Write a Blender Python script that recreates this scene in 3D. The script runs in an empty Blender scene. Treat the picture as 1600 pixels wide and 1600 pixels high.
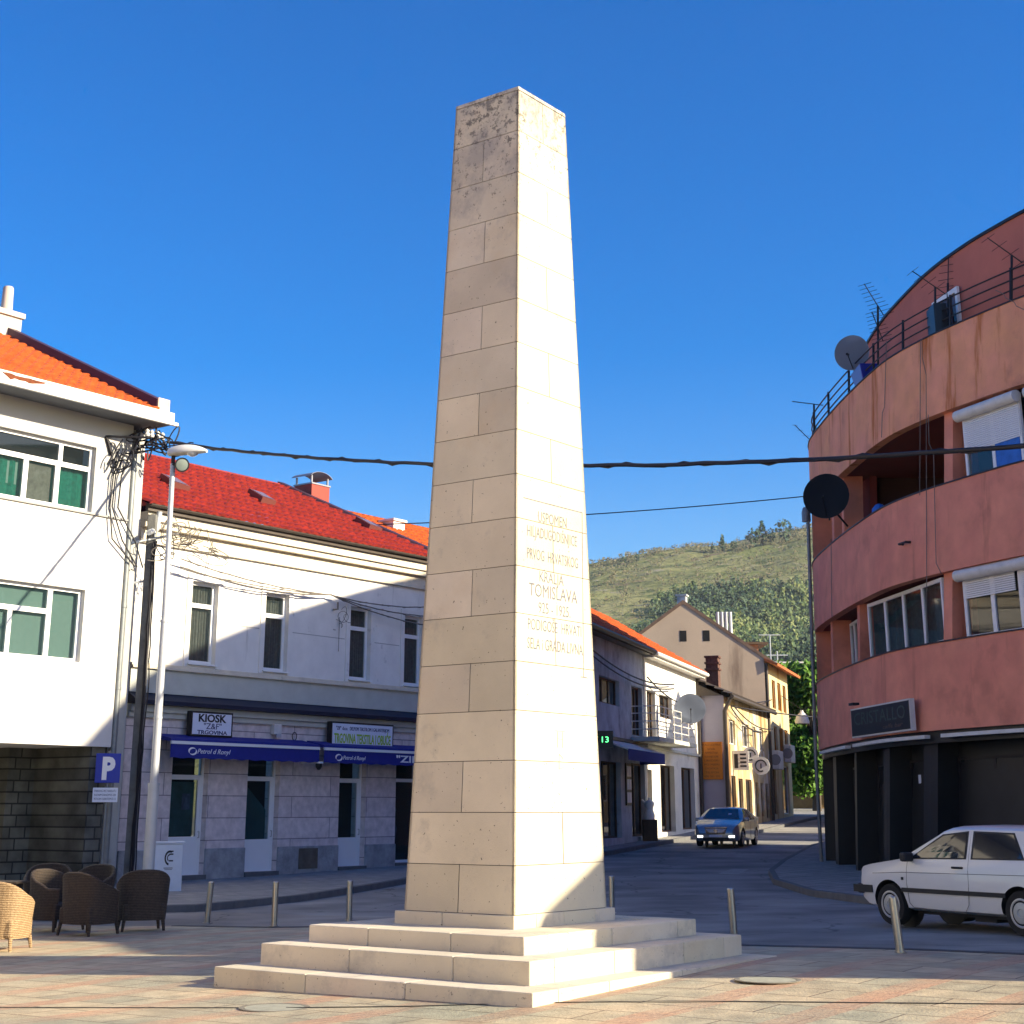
import bpy, bmesh, math, random
from mathutils import Vector, Matrix, noise
R = math.radians
sc = bpy.context.scene
COL = sc.collection
random.seed(7)
# ------------------------------------------------------------------ camera
PITCH = 16.784
cam = bpy.data.cameras.new('camera'); co = bpy.data.objects.new('camera', cam); COL.objects.link(co)
cam.sensor_width = 36; cam.sensor_fit = 'HORIZONTAL'; cam.lens = 2427/1600*36
cam.shift_y = -(800-533)/1600
cam.clip_start = .1; cam.clip_end = 6000
co.location = (0, 0, 1.75); co.rotation_euler = (R(90+PITCH), 0, 0)
sc.camera = co
# ------------------------------------------------------------------ light
SUN_EL = 24.0
SH = Vector((.948, -.32)).normalized()
SUN = Vector((SH.x*math.cos(R(SUN_EL)), SH.y*math.cos(R(SUN_EL)), math.sin(R(SUN_EL))))
w = bpy.data.worlds.new('World'); sc.world = w; w.use_nodes = True
nt = w.node_tree
sky = nt.nodes.new('ShaderNodeTexSky'); sky.sky_type = 'NISHITA'; sky.sun_disc = False
sky.sun_elevation = R(SUN_EL); sky.sun_rotation = math.atan2(SH.x, SH.y)
sky.air_density = 1.0; sky.dust_density = 1.0; sky.ozone_density = 3.0
hs = nt.nodes.new('ShaderNodeHueSaturation'); hs.inputs['Saturation'].default_value = 1.56
hs.inputs['Hue'].default_value = .515
hs.inputs['Value'].default_value = .90
nt.links.new(sky.outputs[0], hs.inputs['Color'])
nt.links.new(hs.outputs[0], nt.nodes['Background'].inputs[0])
nt.nodes['Background'].inputs[1].default_value = .105
sl = bpy.data.lights.new('sun', 'SUN'); sl.energy = 5.0; sl.angle = R(.6); sl.color = (1, .87, .63)
so = bpy.data.objects.new('sun', sl); COL.objects.link(so)
so.rotation_euler = SUN.to_track_quat('Z', 'Y').to_euler(); so.location = (30, -10, 30)
sc.view_settings.view_transform = 'Standard'; sc.view_settings.look = 'None'
sc.view_settings.exposure = 1.2; sc.view_settings.gamma = 1
sc.render.film_transparent = False
sc.cycles.max_bounces = 6

# ------------------------------------------------------------------ materials
def srgb(r, g, b):
    f = lambda c: (c/255/12.92) if c/255 <= .04045 else ((c/255+.055)/1.055)**2.4
    return (f(r), f(g), f(b), 1)
def _new(name):
    m = bpy.data.materials.new(name); m.use_nodes = True
    n = m.node_tree.nodes; return m, n, m.node_tree.links, n['Principled BSDF']
def mat(name, c, rough=.7, var=.0, vs=3., bump=0., bs=40., metal=0., spec=.4, c2=None, stain=None, coat=0, streak=None, emit=None):
    """c linear rgb; var brightness noise; stain=(colour, scale, threshold, soft); streak same but stretched in z"""
    m, n, L, b = _new(name)
    c = (*c[:3], 1)
    b.inputs['Roughness'].default_value = rough; b.inputs['Metallic'].default_value = metal
    b.inputs['Specular IOR Level'].default_value = spec
    if coat: b.inputs['Coat Weight'].default_value = coat
    tc = n.new('ShaderNodeTexCoord'); out = None
    rgb = n.new('ShaderNodeRGB'); rgb.outputs[0].default_value = c; out = rgb.outputs[0]
    def nz(scale, detail=5, vec=None, rough=.6):
        t = n.new('ShaderNodeTexNoise'); t.inputs['Scale'].default_value = scale; t.inputs['Detail'].default_value = detail
        t.inputs['Roughness'].default_value = rough
        L.new(vec or tc.outputs['Object'], t.inputs['Vector']); return t.outputs['Fac']
    def ramp(fac, p0, p1, c0=(0,0,0,1), c1=(1,1,1,1)):
        r = n.new('ShaderNodeValToRGB'); r.color_ramp.elements[0].position = p0; r.color_ramp.elements[1].position = p1
        r.color_ramp.elements[0].color = c0; r.color_ramp.elements[1].color = c1
        L.new(fac, r.inputs[0]); return r.outputs[0]
    def mix(a, bb, fac, mode='MIX'):
        x = n.new('ShaderNodeMix'); x.data_type = 'RGBA'; x.blend_type = mode
        L.new(a, x.inputs[6])
        if isinstance(bb, tuple): x.inputs[7].default_value = bb
        else: L.new(bb, x.inputs[7])
        if isinstance(fac, float): x.inputs[0].default_value = fac
        else: L.new(fac, x.inputs[0])
        return x.outputs[2]
    if c2: out = mix(out, (*c2[:3], 1), ramp(nz(vs*.6), .35, .65))
    if var:
        v = ramp(nz(vs), .3, .7, (1-var,)*3+(1,), (1+var*.6,)*3+(1,))
        out = mix(out, v, 1., 'MULTIPLY')
    if stain:
        sc_, s, t, so_ = stain
        out = mix(out, (*sc_[:3], 1), ramp(nz(s, 8), t, t+so_))
    if streak:
        sc_, s, t, so_, st = streak
        mp = n.new('ShaderNodeMapping'); mp.inputs['Scale'].default_value = (1, 1, st)
        L.new(tc.outputs['Object'], mp.inputs[0])
        out = mix(out, (*sc_[:3], 1), ramp(nz(s, 6, mp.outputs[0]), t, t+so_))
    L.new(out, b.inputs['Base Color'])
    if bump:
        bp = n.new('ShaderNodeBump'); bp.inputs['Strength'].default_value = bump; bp.inputs['Distance'].default_value = .02
        L.new(nz(bs, 4), bp.inputs['Height']); L.new(bp.outputs[0], b.inputs['Normal'])
    if emit:
        b.inputs['Emission Color'].default_value = (*emit[:3], 1); b.inputs['Emission Strength'].default_value = emit[3]
    return m
def glass(name, tint=(.02,.03,.035), trans=.45):
    m, n, L, b = _new(name)
    b.inputs['Base Color'].default_value = (*tint, 1); b.inputs['Roughness'].default_value = .03
    b.inputs['Specular IOR Level'].default_value = .9
    if trans:
        t = n.new('ShaderNodeBsdfTransparent'); t.inputs[0].default_value = (.85,.92,.9,1)
        mx = n.new('ShaderNodeMixShader'); mx.inputs[0].default_value = trans
        L.new(b.outputs[0], mx.inputs[1]); L.new(t.outputs[0], mx.inputs[2]); L.new(mx.outputs[0], n['Material Output'].inputs[0])
    return m
def blocks_mat(name, c, c2, mortar, ang, bw, bh, ms=.015, rough=.85, bump=.5, noise_s=25, off=.5, zoff=0., flat=False, var=.12):
    """brick pattern laid in metres along direction ang (deg) and z (or on the ground if flat)"""
    m, n, L, b = _new(name)
    tc = n.new('ShaderNodeTexCoord'); mp = n.new('ShaderNodeMapping'); mp.vector_type = 'POINT'
    mp.inputs['Rotation'].default_value = (0, 0, R(-ang)); mp.inputs['Location'].default_value = (0, 0, zoff)
    L.new(tc.outputs['Object'], mp.inputs[0])
    if flat: vec = mp.outputs[0]
    else:
        sp = n.new('ShaderNodeSeparateXYZ'); cb = n.new('ShaderNodeCombineXYZ')
        L.new(mp.outputs[0], sp.inputs[0]); L.new(sp.outputs[0], cb.inputs[0]); L.new(sp.outputs[2], cb.inputs[1]); vec = cb.outputs[0]
    br = n.new('ShaderNodeTexBrick'); L.new(vec, br.inputs[0])
    br.inputs['Scale'].default_value = 1; br.inputs['Brick Width'].default_value = bw; br.inputs['Row Height'].default_value = bh
    br.inputs['Mortar Size'].default_value = ms; br.inputs['Mortar Smooth'].default_value = .3; br.offset = off
    br.inputs['Color1'].default_value = (*c[:3], 1); br.inputs['Color2'].default_value = (*c2[:3], 1); br.inputs['Mortar'].default_value = (*mortar[:3], 1)
    nz = n.new('ShaderNodeTexNoise'); nz.inputs['Scale'].default_value = noise_s/8; nz.inputs['Detail'].default_value = 8; L.new(tc.outputs['Object'], nz.inputs[0])
    rp = n.new('ShaderNodeValToRGB'); rp.color_ramp.elements[0].position = .3; rp.color_ramp.elements[1].position = .7
    rp.color_ramp.elements[0].color = (1-var*1.6,)*3+(1,); rp.color_ramp.elements[1].color = (1+var,)*3+(1,)
    L.new(nz.outputs[0], rp.inputs[0])
    mx = n.new('ShaderNodeMix'); mx.data_type = 'RGBA'; mx.blend_type = 'MULTIPLY'; mx.inputs[0].default_value = 1
    L.new(br.outputs[0], mx.inputs[6]); L.new(rp.outputs[0], mx.inputs[7]); L.new(mx.outputs[2], b.inputs['Base Color'])
    b.inputs['Roughness'].default_value = rough
    n2 = n.new('ShaderNodeTexNoise'); n2.inputs['Scale'].default_value = noise_s; n2.inputs['Detail'].default_value = 5; L.new(tc.outputs['Object'], n2.inputs[0])
    ad = n.new('ShaderNodeMath'); ad.operation = 'SUBTRACT'; L.new(n2.outputs[0], ad.inputs[0]); L.new(br.outputs['Fac'], ad.inputs[1])
    bp = n.new('ShaderNodeBump'); bp.inputs['Strength'].default_value = bump; bp.inputs['Distance'].default_value = .02
    L.new(ad.outputs[0], bp.inputs['Height']); L.new(bp.outputs[0], b.inputs['Normal'])
    return m, n, L, b, mx, mp, tc, nz
M = {}
M['white_pl'] = mat('white plaster', (.66,.63,.59), .85, .08, .8, .15, 60, stain=((.40,.38,.35), 1.0, .60, .2), streak=((.42,.40,.37), 1.6, .60, .15, .1))
M['white_grey_pl'] = mat('grey white plaster', (.47,.46,.45), .85, .05, .8, .15, 60)
M['cream_pl'] = mat('cream plaster', (.78,.75,.70), .85, .09, 1.5, .2, 50, stain=((.36,.34,.33), 2.2, .64, .12), streak=((.45,.42,.38), 3, .64, .14, .12))
M['cream_trim'] = mat('cream trim', (.66,.59,.47), .8, .12, 3, .2, 50, stain=((.3,.27,.22), 4, .62, .12))
M['grey_band'] = mat('grey green band', (.50,.51,.46), .85, .1, 2, .2, 50)
M['navy_metal'] = mat('navy sheet metal', (.016,.022,.05), .5, .2, 3, metal=.3)
M['upvc'] = mat('white window plastic', (.78,.78,.78), .35, .02, 3)
M['dirty_white'] = mat('weathered white paint', (.66,.64,.6), .6, .12, 4, .1, 60, stain=((.42,.3,.2), 4, .66, .1))
M['dark'] = mat('unlit interior', (.012,.012,.013), .9)
M['glass'] = glass('window glass', trans=.5)
M['glass_dark'] = glass('dark glass', (.012,.016,.022), 0)
M['curtain_green'] = mat('green curtain', (.02,.30,.22), .9, .3, 9)
M['curtain_teal'] = mat('pale teal blind', (.32,.50,.47), .8, .05, 9)
M['curtain_grey'] = mat('grey net curtain', (.33,.32,.29), .9, .25, 12)
M['curtain_blue'] = mat('blue curtain', (.03,.16,.55), .8, .2, 6)
M['curtain_pale'] = mat('pale teal net curtain', (.10,.16,.155), .9, .3, 12)
M['red_pl'] = mat('salmon red render', (.84,.32,.205), .9, .14, 1.2, .5, 90, c2=(.76,.27,.18), stain=((.50,.17,.11), .8, .56, .2), streak=((.50,.17,.10), 1.6, .60, .12, .10))
M['red_rust'] = mat('rust streaked salmon render', (.84,.34,.21), .9, .14, 1.2, .5, 90, c2=(.84,.36,.18), streak=((.50,.13,.02), 1.7, .545, .10, .10), stain=((.42,.16,.10), .9, .60, .2))
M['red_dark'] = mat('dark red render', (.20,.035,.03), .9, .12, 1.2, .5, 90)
M['black_paint'] = mat('black painted front', (.012,.013,.016), .45, .3, 2)
M['dark_metal'] = mat('dark painted metal', (.02,.018,.022), .5, .2, 5, metal=.3)
M['steel'] = mat('brushed steel', (.42,.41,.39), .32, .1, 20, metal=1)
M['galv'] = mat('painted grey pole', (.50,.52,.54), .45, .08, 6, metal=.25)
M['zinc'] = mat('zinc drainpipe', (.22,.235,.24), .5, .15, 5, metal=.4)
M['gutter'] = mat('brown gutter', (.075,.06,.05), .5, .2, 5, metal=.3)
M['cable'] = mat('black cable', (.012,.012,.02), .6)
M['cable_grey'] = mat('grey cable', (.16,.14,.12), .7)
M['tile_red'] = mat('red roof tile', (.30,.022,.014), .6, .45, 6, .3, 40, c2=(.22,.016,.012), stain=((.10,.015,.012), 9, .60, .08))
M['tile_orange'] = mat('orange roof tile', (.52,.105,.018), .6, .35, 5, .2, 40, c2=(.42,.08,.015), stain=((.22,.05,.015), 7, .62, .08))
M['purple_flash'] = mat('purple flashing', (.06,.03,.05), .5, .2, 3, metal=.2)
M['blue_awn'] = mat('blue awning cloth', (.012,.02,.22), .8, .1, 6)
M['white_paint'] = mat('white paint', (.8,.8,.78), .5)
M['white_letters'] = mat('white lettering', (.8,.8,.82), .5)
M['black_letters'] = mat('black lettering', (.015,.015,.02), .5)
M['navy_letters'] = mat('navy lettering', (.02,.03,.12), .5)
M['green_letters'] = mat('lime lettering', (.32,.52,.02), .5)
M['sign_blue'] = mat('blue sign face', (.012,.03,.35), .35)
M['sign_white'] = mat('white sign face', (.72,.75,.85), .4, .04, 3)
M['sign_black'] = mat('black sign face', (.012,.012,.014), .35)
M['sign_orange'] = mat('orange sign face', (.62,.20,.015), .5)
M['cabinet'] = mat('pale cabinet plastic', (.62,.66,.72), .5, .06, 4)
M['tyre'] = mat('tyre rubber', (.014,.014,.015), .85)
M['rim'] = mat('hubcap', (.42,.42,.42), .4, .1, 10, metal=.4)
M['car_white'] = mat('white car paint', (.66,.66,.66), .3, .03, 2, coat=.5)
M['car_blue'] = mat('grey blue car paint', (.27,.33,.40), .28, 0, 2, metal=.5, coat=.8)
M['car_trim'] = mat('black car trim', (.015,.015,.018), .6)
M['car_glass'] = glass('car glass', (.012,.018,.03), 0)
M['chrome'] = mat('chrome', (.6,.6,.6), .15, metal=1)
M['lamp_lens'] = mat('lamp lens', (.6,.62,.65), .15, coat=1)
M['lamp_lit'] = mat('lit lamp', (.9,.9,.9), .3, emit=(1,.97,.9,1.6))
M['led_green'] = mat('green lit digits', (.1,.8,.2), .5, emit=(.1,1,.25,1.5))
M['wood_brown'] = mat('weathered brown wood', (.10,.06,.035), .8, .35, 6, .3, 30)
M['bark'] = mat('bark', (.08,.06,.045), .9, .3, 6)
M['stone_far'] = mat('old wall stone', (.32,.2,.09), .9, .3, 2, .5, 8)
def leafmat(name, c, c2):
    m, n, L, b = _new(name)
    g = n.new('ShaderNodeNewGeometry'); r = n.new('ShaderNodeValToRGB')
    r.color_ramp.elements[0].color = (*c, 1); r.color_ramp.elements[1].color = (*c2, 1)
    L.new(g.outputs['Random Per Island'], r.inputs[0]); L.new(r.outputs[0], b.inputs['Base Color'])
    b.inputs['Roughness'].default_value = .6; b.inputs['Specular IOR Level'].default_value = .2
    return m
M['leaf'] = leafmat('street tree leaf', (.03,.075,.012), (.10,.21,.02))
M['pine'] = leafmat('pine needles', (.014,.035,.022), (.035,.075,.032))
M['wood_mass'] = leafmat('hill wood foliage', (.014,.040,.030), (.055,.085,.035))
M['shrub'] = leafmat('dry shrub foliage', (.06,.075,.035), (.15,.12,.07))

# ------------------------------------------------------------------ mesh builder
def tag(o, label=None, cat=None, group=None, kind=None):
    for k, v in (('label', label), ('category', cat), ('group', group), ('kind', kind)):
        if v: o[k] = v
    return o
def empty(name, loc, label, cat, group=None, rz=0):
    o = bpy.data.objects.new(name, None); COL.objects.link(o); o.empty_display_size = .3
    o.location = loc; o.rotation_euler = (0, 0, rz); return tag(o, label, cat, group)
def root_of(o):
    while o.parent: o = o.parent
    return o
class MB:
    def __init__(s): s.v = []; s.f = []; s.fm = []; s.mi = 0
    def add(s, vs, fs):
        k = len(s.v); s.v += [tuple(p) for p in vs]
        for f in fs: s.f.append(tuple(i+k for i in f)); s.fm.append(s.mi)
        return s
    def hexa(s, p):  # 8 pts: bottom 4 (ccw), top 4
        return s.add(p, [(3,2,1,0),(4,5,6,7),(0,1,5,4),(1,2,6,5),(2,3,7,6),(3,0,4,7)])
    def box(s, x0, x1, y0, y1, z0, z1, T=None):
        p = [(x0,y0,z0),(x1,y0,z0),(x1,y1,z0),(x0,y1,z0),(x0,y0,z1),(x1,y0,z1),(x1,y1,z1),(x0,y1,z1)]
        if T: p = [T(*q) for q in p]
        return s.hexa(p)
    def quad(s, a, b, c, d): return s.add([a,b,c,d], [(0,1,2,3)])
    def prism(s, pts, off):   # closed polygon pts (3d) extruded by vector off
        n = len(pts); o = Vector(off)
        q = [Vector(p) for p in pts]; q2 = [p+o for p in q]
        fs = [tuple(range(n))[::-1], tuple(range(n, 2*n))]
        fs += [(i, (i+1) % n, n+(i+1) % n, n+i) for i in range(n)]
        return s.add(q+q2, fs)
    def tube(s, pts, r, n=8, cap=True):
        pts = [Vector(p) for p in pts]; k = len(pts); rs = r if isinstance(r, (list, tuple)) else [r]*k
        rings = []; prev = None
        for i, p in enumerate(pts):
            t = (pts[min(i+1, k-1)]-pts[max(i-1, 0)])
            t = t.normalized() if t.length > 1e-9 else Vector((0,0,1))
            a = prev if prev is not None and abs(prev.dot(t)) < .95 else (Vector((0,0,1)) if abs(t.z) < .9 else Vector((1,0,0)))
            u = (a-t*a.dot(t)).normalized(); prev = u; b = t.cross(u)
            rings.append([p+(u*math.cos(2*math.pi*j/n)+b*math.sin(2*math.pi*j/n))*rs[i] for j in range(n)])
        vs = [q for r_ in rings for q in r_]; fs = []
        for i in range(k-1):
            for j in range(n): fs.append((i*n+j, i*n+(j+1) % n, (i+1)*n+(j+1) % n, (i+1)*n+j))
        if cap: fs.append(tuple(range(n))[::-1]); fs.append(tuple((k-1)*n+j for j in range(n)))
        return s.add(vs, fs)
    def lathe(s, prof, c, ax=(0,0,1), n=24):   # prof: (r, h) list along axis
        ax = Vector(ax).normalized(); c = Vector(c)
        a = Vector((0,0,1)) if abs(ax.z) < .9 else Vector((1,0,0))
        u = (a-ax*a.dot(ax)).normalized(); b = ax.cross(u); vs = []; fs = []
        for r, h in prof:
            for j in range(n): vs.append(c+ax*h+(u*math.cos(2*math.pi*j/n)+b*math.sin(2*math.pi*j/n))*max(r, 1e-4))
        for i in range(len(prof)-1):
            for j in range(n): fs.append((i*n+j, i*n+(j+1) % n, (i+1)*n+(j+1) % n, (i+1)*n+j))
        if prof[0][0] > 1e-3: fs.append(tuple(range(n))[::-1])
        if prof[-1][0] > 1e-3: fs.append(tuple((len(prof)-1)*n+j for j in range(n)))
        return s.add(vs, fs)
    def build(s, name, m, parent=None, smooth=None, bevel=0, local=False, recalc=True):
        me = bpy.data.meshes.new(name)
        off = Vector((0,0,0))
        if parent is not None and not local: off = Vector(root_of(parent).location)
        me.from_pydata([tuple(Vector(p)-off) for p in s.v], [], s.f)
        for mm in (m if isinstance(m, (list, tuple)) else [m]): me.materials.append(mm)
        if isinstance(m, (list, tuple)): me.polygons.foreach_set('material_index', s.fm)
        if recalc:
            b = bmesh.new(); b.from_mesh(me); bmesh.ops.recalc_face_normals(b, faces=b.faces); b.to_mesh(me); b.free()
        if smooth is not None:
            me.polygons.foreach_set('use_smooth', [True]*len(me.polygons)); me.set_sharp_from_angle(angle=R(smooth))
        me.update()
        o = bpy.data.objects.new(name, me); COL.objects.link(o)
        if parent is not None: o.parent = parent
        if bevel:
            bv = o.modifiers.new('bevel', 'BEVEL'); bv.width = bevel; bv.segments = 2; bv.limit_method = 'ANGLE'
        return o
class Fr:   # facade frame: s along the wall, o outwards, z up
    def __init__(s, P, d):
        s.P = Vector((P[0], P[1], 0)); s.d = Vector((d[0], d[1], 0)).normalized(); s.n = Vector((s.d.y, -s.d.x, 0))
    def __call__(s, a, o, z): return tuple(s.P+s.d*a+s.n*o+Vector((0,0,z)))
def copy_tree(o, parent=None):
    c = o.copy(); COL.objects.link(c)
    if parent: c.parent = parent
    for ch in list(o.children): copy_tree(ch, c)
    return c
def wall(mb, F, s0, s1, z0, z1, holes, o=0., rev=.22):
    """wall sheet with real openings and reveals"""
    S = sorted({s0, s1, *[h[0] for h in holes], *[h[1] for h in holes]}); Z = sorted({z0, z1, *[h[2] for h in holes], *[h[3] for h in holes]})
    S = [a for a in S if s0 <= a <= s1]; Z = [a for a in Z if z0 <= a <= z1]
    for a, b in zip(S, S[1:]):
        for c, d in zip(Z, Z[1:]):
            m1, m2 = (a+b)/2, (c+d)/2
            if any(h[0] < m1 < h[1] and h[2] < m2 < h[3] for h in holes): continue
            mb.quad(F(a,o,c), F(b,o,c), F(b,o,d), F(a,o,d))
    for h in holes:
        a, b, c, d = h[:4]
        mb.quad(F(a,o,c), F(a,o,d), F(a,o-rev,d), F(a,o-rev,c)); mb.quad(F(b,o,d), F(b,o,c), F(b,o-rev,c), F(b,o-rev,d))
        mb.quad(F(a,o,d), F(b,o,d), F(b,o-rev,d), F(a,o-rev,d)); mb.quad(F(b,o,c), F(a,o,c), F(a,o-rev,c), F(b,o-rev,c))
def window(par, F, a, b, c, d, o, cols=(), rows=(), fw=.07, curtain=None, gl=None, frame=None, cells=None, folds=True, back=True, name='window', csp=(0,1,0,1)):
    """frame (part) > pane, curtain (sub-parts). cols/rows: bar positions; cells: list of bar rects instead"""
    f = MB(); T = lambda x, y, z: F(x, y, z)
    f.box(a, a+fw, o-.05, o+.02, c, d, T); f.box(b-fw, b, o-.05, o+.02, c, d, T)
    f.box(a+fw, b-fw, o-.05, o+.02, c, c+fw, T); f.box(a+fw, b-fw, o-.05, o+.02, d-fw, d, T)
    bars = cells or [(x-fw*.7, x+fw*.7, c+fw, d-fw) for x in cols]+[(a+fw, b-fw, z-fw*.7, z+fw*.7) for z in rows]
    for i, (x0, x1, z0, z1) in enumerate(bars): f.box(x0, x1, o-.046-.003*(i % 3), o+.016-.003*(i % 3), z0, z1, T)
    w_ = f.build(name, frame or M['upvc'], par)
    g = MB(); g.quad(F(a+.02,o-.02,c+.02), F(b-.02,o-.02,c+.02), F(b-.02,o-.02,d-.02), F(a+.02,o-.02,d-.02)); g.build('pane', gl or M['glass'], w_, recalc=False)
    if curtain:
        k = MB(); n = 40 if folds else 1; A, B = a+(b-a)*csp[0], a+(b-a)*csp[1]; Cz, Dz = c+(d-c)*csp[2], c+(d-c)*csp[3]
        for i in range(n):
            x0, x1 = A+(B-A)*i/n, A+(B-A)*(i+1)/n
            y0, y1 = (o-.13+.025*math.sin(i*2.4), o-.13+.025*math.sin((i+1)*2.4)) if folds else (o-.12, o-.12)
            k.quad(F(x0,y0,Cz), F(x1,y1,Cz), F(x1,y1,Dz), F(x0,y0,Dz))
        k.build('curtain', curtain, w_, recalc=False)
    if back:
        k = MB(); k.quad(F(a,o-.35,c), F(b,o-.35,c), F(b,o-.35,d), F(a,o-.35,d)); k.build('room_back', M['dark'], w_, recalc=False)
    return w_
def text(s, name, par, F, a, z, o, h, m, width=None, center=True, depth=.006, shear=0., local=False, zslope=0., bold=0., label=None):
    """lettering lying on a facade frame; a = centre (or left) s, z = baseline, h = cap height, width squeezes to fit"""
    cu = bpy.data.curves.new(name, 'FONT'); cu.body = s; cu.size = 1; cu.extrude = 0; cu.shear = shear; cu.offset = bold
    cu.resolution_u = 3
    to = bpy.data.objects.new('tmp', cu); COL.objects.link(to)
    bpy.context.view_layer.update()
    me = bpy.data.meshes.new_from_object(to.evaluated_get(bpy.context.evaluated_depsgraph_get()))
    bpy.data.objects.remove(to)
    xs = [v.co.x for v in me.vertices]; x0, x1 = min(xs), max(xs)
    k = h/.70; kx = (width/(x1-x0)) if width else k
    mb = MB(); base = a-((x1-x0)*kx/2 if center else 0)
    V = [F(base+(v.co.x-x0)*kx, o, z+v.co.y*k+zslope*((v.co.x-x0)*kx)) for v in me.vertices]
    V2 = [F(base+(v.co.x-x0)*kx, o-depth, z+v.co.y*k+zslope*((v.co.x-x0)*kx)) for v in me.vertices]
    P = [tuple(p.vertices) for p in me.polygons]; n = len(V)
    ec = {}
    for p in P:
        for i in range(len(p)):
            e = (p[i], p[(i+1) % len(p)]); ec[e] = 1
    side = [(e[1], e[0], e[0]+n, e[1]+n) for e in ec if (e[1], e[0]) not in ec]
    mb.add(V+V2, P+side)
    bpy.data.meshes.remove(me)
    o_ = mb.build(name, m, par, recalc=False, local=local)
    return o_
EL = (.598, .801)
# ------------------------------------------------------------------ ground
def clamp(x, a, b): return max(a, min(b, x))
def g(x, y):
    qe = (x-.19)*.598+(y-15.5)*.801; ql = -(x-.19)*.801+(y-15.5)*.598
    z = .026*clamp(qe, -1, 4.4)-.018*clamp(ql, -1, 12)
    k = clamp((x+8)/9, 0, 1)
    r = .02*clamp(y-35, 0, 35)+.025*clamp(y-70, 0, 50)
    return z+r*k
def drape(poly, name, m, dz, step=1.0, thick=0., kind='structure', parent=None, mk=None):
    b = bmesh.new(); vs = [b.verts.new((x, y, 0)) for x, y in poly]; b.faces.new(vs)
    xs = [p[0] for p in poly]; ys = [p[1] for p in poly]
    def cuts(lo, hi, ax):
        k = math.floor(lo/step)*step
        while k < hi:
            st = step if abs(k) < 90 else step*10
            nrm = (1,0,0) if ax == 0 else (0,1,0)
            bmesh.ops.bisect_plane(b, geom=b.verts[:]+b.edges[:]+b.faces[:], plane_co=(k,k,0), plane_no=nrm)
            k += st
    cuts(min(xs), max(xs), 0); cuts(min(ys), max(ys), 1)
    bmesh.ops.triangulate(b, faces=b.faces[:])
    if thick:
        be = [e for e in b.edges if e.is_boundary]
        r = bmesh.ops.extrude_edge_only(b, edges=be)
        lowv = {v for v in r['geom'] if isinstance(v, bmesh.types.BMVert)}
        for v in b.verts: v.co.z = g(v.co.x, v.co.y)+(dz-thick if v in lowv else dz)
    else:
        for v in b.verts: v.co.z = g(v.co.x, v.co.y)+dz
    bmesh.ops.recalc_face_normals(b, faces=b.faces)
    if sum(f.normal.z*f.calc_area() for f in b.faces) < 0: bmesh.ops.reverse_faces(b, faces=b.faces)
    me = bpy.data.meshes.new(name); b.to_mesh(me); b.free(); me.materials.append(m)
    o = bpy.data.objects.new(name, me); COL.objects.link(o)
    if parent: o.parent = parent
    if kind: o['kind'] = kind
    return o
M['earth'] = mat('dry earth', (.12,.11,.07), .95, .3, .05)
def asphalt(name, c):
    m, n, L, b = _new(name)
    tc = n.new('ShaderNodeTexCoord')
    def nz(s, d=6):
        t = n.new('ShaderNodeTexNoise'); t.inputs['Scale'].default_value = s; t.inputs['Detail'].default_value = d
        L.new(tc.outputs['Object'], t.inputs[0]); return t.outputs[0]
    r = n.new('ShaderNodeValToRGB'); e = r.color_ramp.elements; e[0].position = .35; e[1].position = .68
    e[0].color = (c[0]*.62, c[1]*.62, c[2]*.62, 1); e[1].color = (c[0]*1.35, c[1]*1.33, c[2]*1.28, 1); L.new(nz(.45), r.inputs[0])
    r2 = n.new('ShaderNodeValToRGB'); r2.color_ramp.elements[0].color = (.6,.6,.6,1); r2.color_ramp.elements[1].color = (1.5,1.5,1.5,1); L.new(nz(55, 3), r2.inputs[0])
    mx = n.new('ShaderNodeMix'); mx.data_type = 'RGBA'; mx.blend_type = 'MULTIPLY'; mx.inputs[0].default_value = .7
    L.new(r.outputs[0], mx.inputs[6]); L.new(r2.outputs[0], mx.inputs[7])
    vo = n.new('ShaderNodeTexVoronoi'); vo.feature = 'DISTANCE_TO_EDGE'; vo.inputs['Scale'].default_value = .22
    wn = n.new('ShaderNodeTexNoise'); wn.inputs['Scale'].default_value = 1.2; L.new(tc.outputs['Object'], wn.inputs[0])
    va = n.new('ShaderNodeVectorMath'); va.operation = 'ADD'; L.new(tc.outputs['Object'], va.inputs[0]); L.new(wn.outputs['Color'], va.inputs[1]); L.new(va.outputs[0], vo.inputs[0])
    r3 = n.new('ShaderNodeValToRGB'); r3.color_ramp.elements[0].position = .002; r3.color_ramp.elements[1].position = .007
    r3.color_ramp.elements[0].color = (.45,.45,.45,1); L.new(vo.outputs[0], r3.inputs[0])
    m2 = n.new('ShaderNodeMix'); m2.data_type = 'RGBA'; m2.blend_type = 'MULTIPLY'; m2.inputs[0].default_value = 1
    L.new(mx.outputs[2], m2.inputs[6]); L.new(r3.outputs[0], m2.inputs[7]); L.new(m2.outputs[2], b.inputs['Base Color'])
    b.inputs['Roughness'].default_value = .85
    bp = n.new('ShaderNodeBump'); bp.inputs['Strength'].default_value = .4; bp.inputs['Distance'].default_value = .01; L.new(nz(90, 3), bp.inputs['Height']); L.new(bp.outputs[0], b.inputs['Normal'])
    return m
M['asphalt'] = asphalt('road asphalt', (.23,.225,.215))
M['asphalt_pale'] = asphalt('worn pale asphalt', (.27,.245,.215))
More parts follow.
